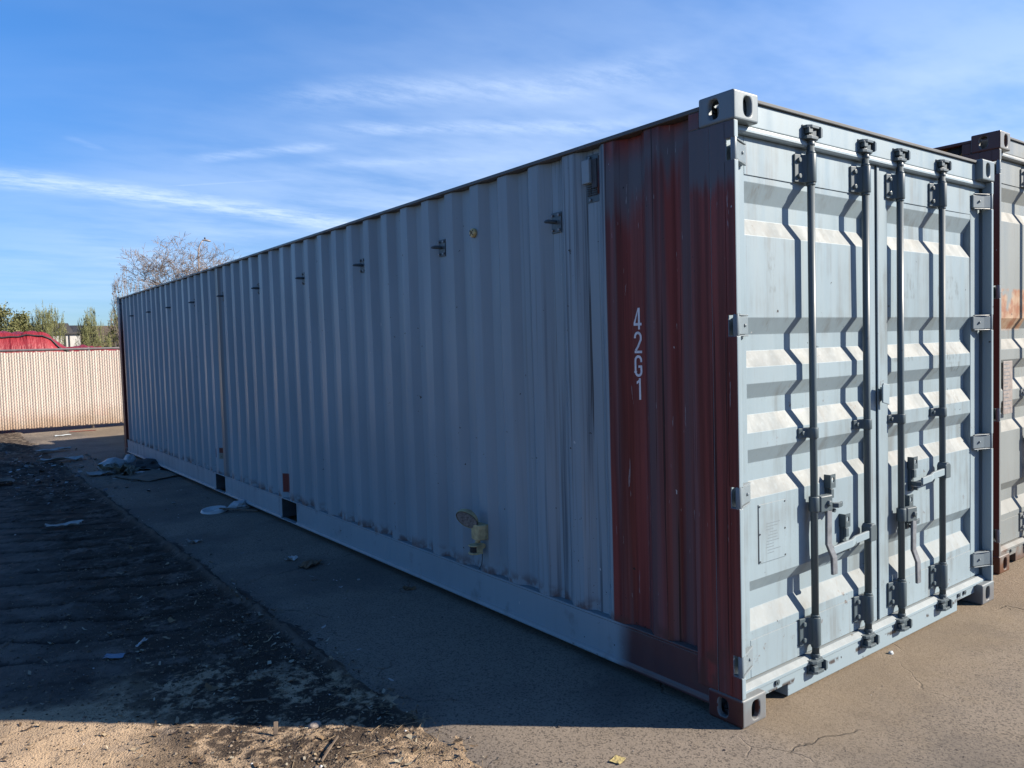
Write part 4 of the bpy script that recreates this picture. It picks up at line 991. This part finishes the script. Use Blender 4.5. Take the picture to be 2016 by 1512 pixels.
def crumple(name, label, cat, xy, size, h, seed, mat, rot=0, thick=.002, n=9, fold=0.0, lift=.004, group=None):
    rg = np.random.default_rng(seed); w_, l_ = size; V = []; zb = max(gz(xy[0]+dx_, xy[1]+dy_) for dx_ in (-w_/3, 0, w_/3) for dy_ in (-l_/3, 0, l_/3))
    for j in range(n):
        for i in range(n):
            u, v = i/(n-1)-.5, j/(n-1)-.5
            ex = 1+.22*(float(fbm(v*3+seed, seed*.7+(i > n/2)*3, seed, 2))-.5)*2; ey = 1+.22*(float(fbm(u*3+seed*.3, seed+(j > n/2)*5, seed+4, 2))-.5)*2
            z = h*max(0, float(fbm(u*3.2+seed, v*3.2, seed+9, 3))*1.7-.45)+fold*max(0, abs(u)-.2)
            V.append((u*w_*ex, v*l_*ey, z+lift))
    i = np.arange(n*n).reshape(n, n); Q = np.stack([i[:-1, :-1].ravel(), i[:-1, 1:].ravel(), i[1:, 1:].ravel(), i[1:, :-1].ravel()], 1)
    o = np_mesh(name, V, Q, mat, None, False); o.location = (xy[0], xy[1], zb); o.rotation_euler = (0, 0, rot)
    sd = o.modifiers.new('thickness', 'SOLIDIFY'); sd.thickness = thick; sd.offset = 1
    tag(o, label, cat, group); return o
def lump(name, label, cat, xy, size, seed, mat, rot=0, sink=.01, rough=.35, group=None):
    rg = np.random.default_rng(seed); bm = bmesh.new(); bmesh.ops.create_icosphere(bm, subdivisions=3, radius=1.0)
    for v in bm.verts:
        d = v.co.normalized(); f = 1+rough*(float(fbm(d.x*2.2+seed, d.y*2.2+d.z*1.7, seed, 3))-.5)*2+rough*.5*(float(fbm(d.z*5+seed, d.x*5-d.y*4, seed+2, 2))-.5)*2
        v.co = Vector((d.x*size[0]*f, d.y*size[1]*f, max(-.5, d.z*f)*size[2]))
    me = bpy.data.meshes.new(name); bm.to_mesh(me); bm.free()
    o = link(name, me, mat); o.location = (xy[0], xy[1], gz(*xy)+size[2]*.5-sink); o.rotation_euler = (0, 0, rot); tag(o, label, cat, group); return o
crumple('cardboard_sheet', 'flat grey-brown cardboard sheet lying against the container bottom rail', 'cardboard', (-.24, 9.30), (.62, .85), .025, 3, M['card'], .35, .006, 9)
lump('rubbish_bag', 'upright white plastic sack on the litter heap by the container', 'bag', (-.47, 10.55), (.20, .12, .11), 5, M['wplast'], .5, .02, .22)
lump('rubbish_bag', 'smaller white jug-like sack leaning behind the litter heap', 'bag', (-.20, 10.80), (.15, .09, .12), 8, M['wplast'], 1.2, .02, .25)
lump('cloth_heap', 'dark crumpled cloth heap between the white sacks and the container', 'cloth', (-.06, 10.2), (.22, .38, .075), 13, M['rag'], .2, .01, .5)
crumple('khaki_rag', 'khaki rag folded in front of the white sack', 'cloth', (-.50, 9.98), (.34, .42), .16, 17, M['khaki'], .5, .006, 12)
crumple('khaki_rag', 'khaki rag trailing down toward the cardboard sheet', 'cloth', (-.42, 9.68), (.14, .38), .10, 19, M['khaki'], -.35, .006, 10)
crumple('paper_sheet', 'large white paper sheet tucked under the bottom rail near the heap', 'paper', (-.07, 9.90), (.22, .34), .05, 23, M['paper'], .7, .003, 8)
crumple('paper_sheet', 'small bright paper square between heap and cardboard', 'paper', (-.31, 9.66), (.13, .11), .03, 29, M['wplast'], .4, .003, 6)
crumple('paper_sheet', 'crumpled grey paper at the left foot of the litter heap', 'paper', (-.74, 9.95), (.30, .26), .07, 37, M['paper'], .1, .003, 9)
lid = empty('bucket_lid', (-.30, 6.22, -.004)); tag(lid, 'round white plastic bucket lid lying by the forklift pocket', 'lid')
b = MB(); prof = [(.0, .012), (.085, .014), (.105, .026), (.118, .026), (.124, .006), (.124, .002)]; n = 28
for r_, z_ in prof:
    for k in range(n): a = 2*math.pi*k/n; b.v.append((math.cos(a)*max(r_, .001), math.sin(a)*max(r_, .001)*1.25, z_+.01*math.cos(a)))
for i in range(len(prof)-1):
    for k in range(n): b.face((i*n+k, i*n+(k+1) % n, (i+1)*n+(k+1) % n, (i+1)*n+k), 0, i > 0)
o = b.build('lid_disc', [M['wplast']], lid); sd = o.modifiers.new('t', 'SOLIDIFY'); sd.thickness = .004; sd.offset = 1
lump('plastic_bag', 'crumpled white carrier bag beside the round lid', 'bag', (-.055, 6.20), (.11, .10, .055), 43, M['wplast'], .3, .01, .5)
def stick(name, label, p0, p1, w_, t_, mat):
    p0, p1 = Vector(p0), Vector(p1); d = (p1-p0); u = Vector((-d.y, d.x, 0)).normalized()*w_/2
    b = MB(); b.bar([p0, (p0+p1)/2+Vector((0, 0, t_*.3)), p1], u, (0, 0, t_/2)); o = b.build(name, [mat], None, .001); tag(o, label, 'wood'); return o
stick('wooden_stick', 'thin flat wooden stick lying across the round lid', (-.27, 6.12, .040), (.03, 5.85, .012), .035, .010, M['wood'])
crumple('blue_scrap', 'faded blue card scrap in the dark dirt at lower left', 'scrap', (-1.86, 2.68), (.095, .060), .012, 47, M['bluepaper'], -.5, .002, 6, lift=.008)
crumple('white_sliver', 'narrow white plastic sliver beside the blue scrap', 'scrap', (-1.70, 2.78), (.105, .022), .02, 53, M['wplast'], .95, .002, 6, lift=.01)
crumple('pale_scrap', 'pale blue tissue scrap on the shaded asphalt', 'scrap', (-.41, 3.85), (.075, .07), .05, 59, M['wplast'], .3, .0015, 8)
crumple('leaf_clump', 'clump of brown dead leaves beside the pale tissue scrap', 'leaves', (-.36, 3.60), (.17, .12), .035, 61, M['brown'], .4, .002, 12)
crumple('dead_leaf', 'curled brown dead leaf on the asphalt below the security light', 'leaf', (-.09, 2.58), (.085, .045), .03, 67, M['brown'], -.4, .0015, 7)
crumple('yellow_leaf', 'round yellow leaf on the sunlit gravelly asphalt at the bottom', 'leaf', (-.554, .165), (.052, .044), .004, 71, M['yleaf'], .3, .0015, 7)
crumple('cardboard_scrap', 'tan cardboard corner at the left edge of the dirt', 'cardboard', (-1.93, 10.15), (.42, .30), .05, 73, M['card'], .3, .005, 7, lift=.02)
crumple('paper_scrap', 'torn grey paper strip among the furrows', 'paper', (-1.60, 6.60), (.30, .09), .05, 79, M['paper'], -.35, .002, 9, lift=.02)
crumple('paper_scrap', 'white paper scrap near the far edge of the shade', 'paper', (-.86, 13.6), (.50, .20), .06, 83, M['paper'], .1, .003, 8, lift=.02)
crumple('paper_scrap', 'long pale sheet lying across the far litter', 'paper', (-.95, 12.0), (.60, .22), .07, 89, M['paper'], -.2, .003, 8, lift=.02)
crumple('paper_scrap', 'pale paper on the sunlit strip before the fence', 'paper', (-.35, 16.6), (.30, .12), .03, 97, M['wplast'], .1, .003, 7)
crumple('red_scrap', 'flat reddish strip on the sunlit ground before the fence', 'scrap', (.15, 17.4), (.50, .14), .01, 98, M['redscrap'], -.1, .003, 7)
crumple('boxlike_scrap', 'white folded scrap with a dark fin on the shaded asphalt', 'scrap', (-.83, 4.98), (.12, .07), .05, 101, M['paper'], .3, .002, 8)
stick('wood_chip', 'short upright wood splinter at the edge of the shadow', (-1.475, 1.30, gz(-1.475, 1.30)+.045), (-1.49, 1.27, gz(-1.48, 1.27)-.005), .018, .008, M['wood'])
stick('twig_piece', 'long pale twig on the sunny dirt near the bottom edge', (-1.43, .93, gz(-1.43, .93)+.012), (-1.30, 1.06, gz(-1.30, 1.06)+.014), .008, .006, M['wood'])
stick('wood_chip', 'pointed grey splinter lying just inside the shade', (-1.50, 1.66, gz(-1.5, 1.66)+.012), (-1.40, 1.62, gz(-1.4, 1.62)+.012), .014, .005, M['wood'])
lump('round_stone', 'smooth flat stone half in the shadow edge', 'stone', (-1.325, 1.245), (.030, .022, .016), 103, M['stone'], .1, .003, .1)
lump('white_pebble', 'white pebble on the asphalt in front of the right door', 'stone', (1.205, .0), (.014, .013, .013), 107, M['wplast'], .1, .003, .2)

# loose stuff too fine to count
def litter_mat():
    m, k, b = new_mat('mixed litter', .8, .3); at = k.n('ShaderNodeAttribute', {'attribute_name': 'Col'}); k.put(b.inputs['Base Color'], at.outputs['Color']); return m
M['litter'] = litter_mat()
def stones(name, P, S, C, label, cat):
    rg = np.random.default_rng(len(P)); n = len(P); base = np.array([(1, 0, 0), (-1, 0, 0), (0, 1, 0), (0, -1, 0), (0, 0, 1), (0, 0, -1)], float)
    V = base[None]*S[:, None, None]*rg.uniform(.6, 1.2, (n, 6, 1)); V[:, :, 2] *= .6
    a = rg.uniform(0, 6.28, n); ca, sa = np.cos(a)[:, None], np.sin(a)[:, None]
    x = V[:, :, 0]*ca-V[:, :, 1]*sa; y = V[:, :, 0]*sa+V[:, :, 1]*ca; V = np.stack([x, y, V[:, :, 2]], 2)+P[:, None, :]
    T = np.array([(0, 2, 4), (2, 1, 4), (1, 3, 4), (3, 0, 4), (2, 0, 5), (1, 2, 5), (3, 1, 5), (0, 3, 5)]); Q = (T[None]+(np.arange(n)*6)[:, None, None]).reshape(-1, 3)
    o = np_mesh(name, V.reshape(-1, 3), Q, M['litter'], None, False, np.repeat(C, 6, 0)); tag(o, label, cat, kind='stuff')
def flakes(name, P, S, C, label, cat, asp=.6, curl=.35):
    rg = np.random.default_rng(len(P)+1); n = len(P); a = rg.uniform(0, 6.28, n); d = np.stack([np.cos(a), np.sin(a), rg.normal(0, .22, n)], 1); e = np.stack([-np.sin(a), np.cos(a), rg.normal(0, .22, n)], 1)
    s = S[:, None]; k = rg.uniform(.3, 1.0, (n, 1))*asp; up = np.array([[0, 0, 1.]])
    z = rg.uniform(.0, 1, (n, 1))*curl*s
    V = np.stack([P-d*s-e*s*k+up*z, P+d*s*.1-e*s*k*1.1, P+d*s-e*s*k*.6+up*z, P+d*s*.9+e*s*k+up*z*.6, P-d*s*.1+e*s*k*1.2, P-d*s*.8+e*s*k+up*z*.8], 1)
    Q = np.array([[0, 1, 4, 5], [1, 2, 3, 4]])[None]+(np.arange(n)*6)[:, None, None]
    o = np_mesh(name, V.reshape(-1, 3), Q.reshape(-1, 4), M['litter'], None, False, np.repeat(C, 6, 0)); tag(o, label, cat, kind='stuff')
rg = np.random.default_rng(77)
def zs_at(x, y): return np.where(x < -.97, dirt_h(x, y), -.003)
n = 15000
x = -1.02-np.abs(rg.normal(0, .85, n)); y = .25+np.abs(rg.normal(0, 2.4, n)); S = rg.lognormal(math.log(.0034), .5, n).clip(.0012, .014)
C = np.array([(0.136, 0.1046, 0.07327), (0.06192, 0.04644, 0.03406), (0.157, 0.1255, 0.09422), (0.08371, 0.05755, 0.03661), (0.03096, 0.02477, 0.02167)])[rg.integers(0, 5, n)]*rg.uniform(.7, 1.2, (n, 1))
wht = rg.random(n) < .006; C[wht] = (0.3923, 0.3923, 0.3872)
stones('gravel', np.stack([x, y, zs_at(x, y)+S*.25], 1), S, C, 'loose gravel and pebbles strewn over the dirt', 'gravel')
n = 2600; x = rg.uniform(-.95, 3.4, n); y = np.where(rg.random(n) < .5, rg.uniform(-1.6, 1.2, n), rg.uniform(1, 8, n)); ok = (x < -.04) | (y < -.06); x, y = x[ok], y[ok]; n = len(x)
S = rg.lognormal(math.log(.0030), .45, n).clip(.0012, .010); C = np.array([(0.157, 0.1255, 0.09933), (0.06192, 0.04954, 0.04334), (0.2511, 0.225, 0.1988)])[rg.integers(0, 3, n)]*rg.uniform(.7, 1.2, (n, 1)); wht = rg.random(n) < .03; C[wht] = (0.3923, 0.3923, 0.3872)
stones('grit', np.stack([x, y, -.003+S*.3], 1), S, C, 'scattered grit on the asphalt around the container', 'grit')
PAL = np.array([(0.2878, 0.2825, 0.2616), (0.157, 0.1255, 0.08896), (0.08896, 0.05755, 0.03661), (0.3558, 0.3558, 0.3453), (0.1255, 0.136, 0.1465), (0.2093, 0.1673, 0.1151), (0.06192, 0.04954, 0.04334)])
n = 1300; x = rg.normal(-1.35, .55, n).clip(-3.4, -.5); y = rg.normal(11.0, 1.5, n).clip(7.0, 15.0); S = rg.lognormal(math.log(.015), .55, n).clip(.005, .055)
C = PAL[rg.integers(0, 7, n)]*rg.uniform(.6, 1.1, (n, 1))
flakes('scattered_litter', np.stack([x, y, zs_at(x, y)+.006], 1), S, C, 'shredded litter spread over the far shaded dirt', 'litter')
n = 1500; x = -.9-np.abs(rg.normal(0, .75, n)); y = .3+np.abs(rg.normal(0, 2.2, n)); S = rg.lognormal(math.log(.0095), .5, n).clip(.004, .032)
C = np.array([(0.157, 0.1046, 0.05755), (0.09422, 0.05755, 0.03139), (0.2302, 0.1779, 0.1151), (0.05573, 0.03715, 0.02786), (0.2721, 0.2354, 0.1726)])[rg.integers(0, 5, n)]*rg.uniform(.7, 1.15, (n, 1))
flakes('leaf_litter', np.stack([x, y, zs_at(x, y)+.004], 1), S, C, 'dry leaf and bark litter over the dirt in the foreground', 'leaf litter', .45, .6)
n = 260; x = rg.uniform(-.95, .0, n)*1.0; y = rg.uniform(1.3, 9.5, n); S = rg.lognormal(math.log(.008), .5, n).clip(.003, .022); C = PAL[rg.integers(0, 7, n)]*rg.uniform(.7, 1.1, (n, 1)); ok = x < -.05
flakes('asphalt_scraps', np.stack([x, y, x*0-.001], 1)[ok], S[ok], C[ok], 'tiny scraps and leaves on the shaded asphalt strip', 'litter', .5, .5)
segs = []
for i in range(170):
    p = np.array([-.92-abs(rg.normal(0, .45)), .35+abs(rg.normal(0, .95)), 0]); a = rg.uniform(0, 6.28); L = rg.uniform(.02, .09); q = p+np.array([math.cos(a), math.sin(a), 0])*L
    p[2] = float(zs_at(p[0], p[1]))+.004; q[2] = float(zs_at(q[0], q[1]))+.006+rg.uniform(0, .012); segs.append((p, q, rg.uniform(.0009, .0024), .0008))
o = seg_mesh('dry_twigs', segs, 4, plain('dry straw', (0.1779, 0.1308, 0.07845), .85, .3, 20), None); tag(o, 'dry straw and twigs on the sunny dirt near the bottom', 'twigs', kind='stuff')
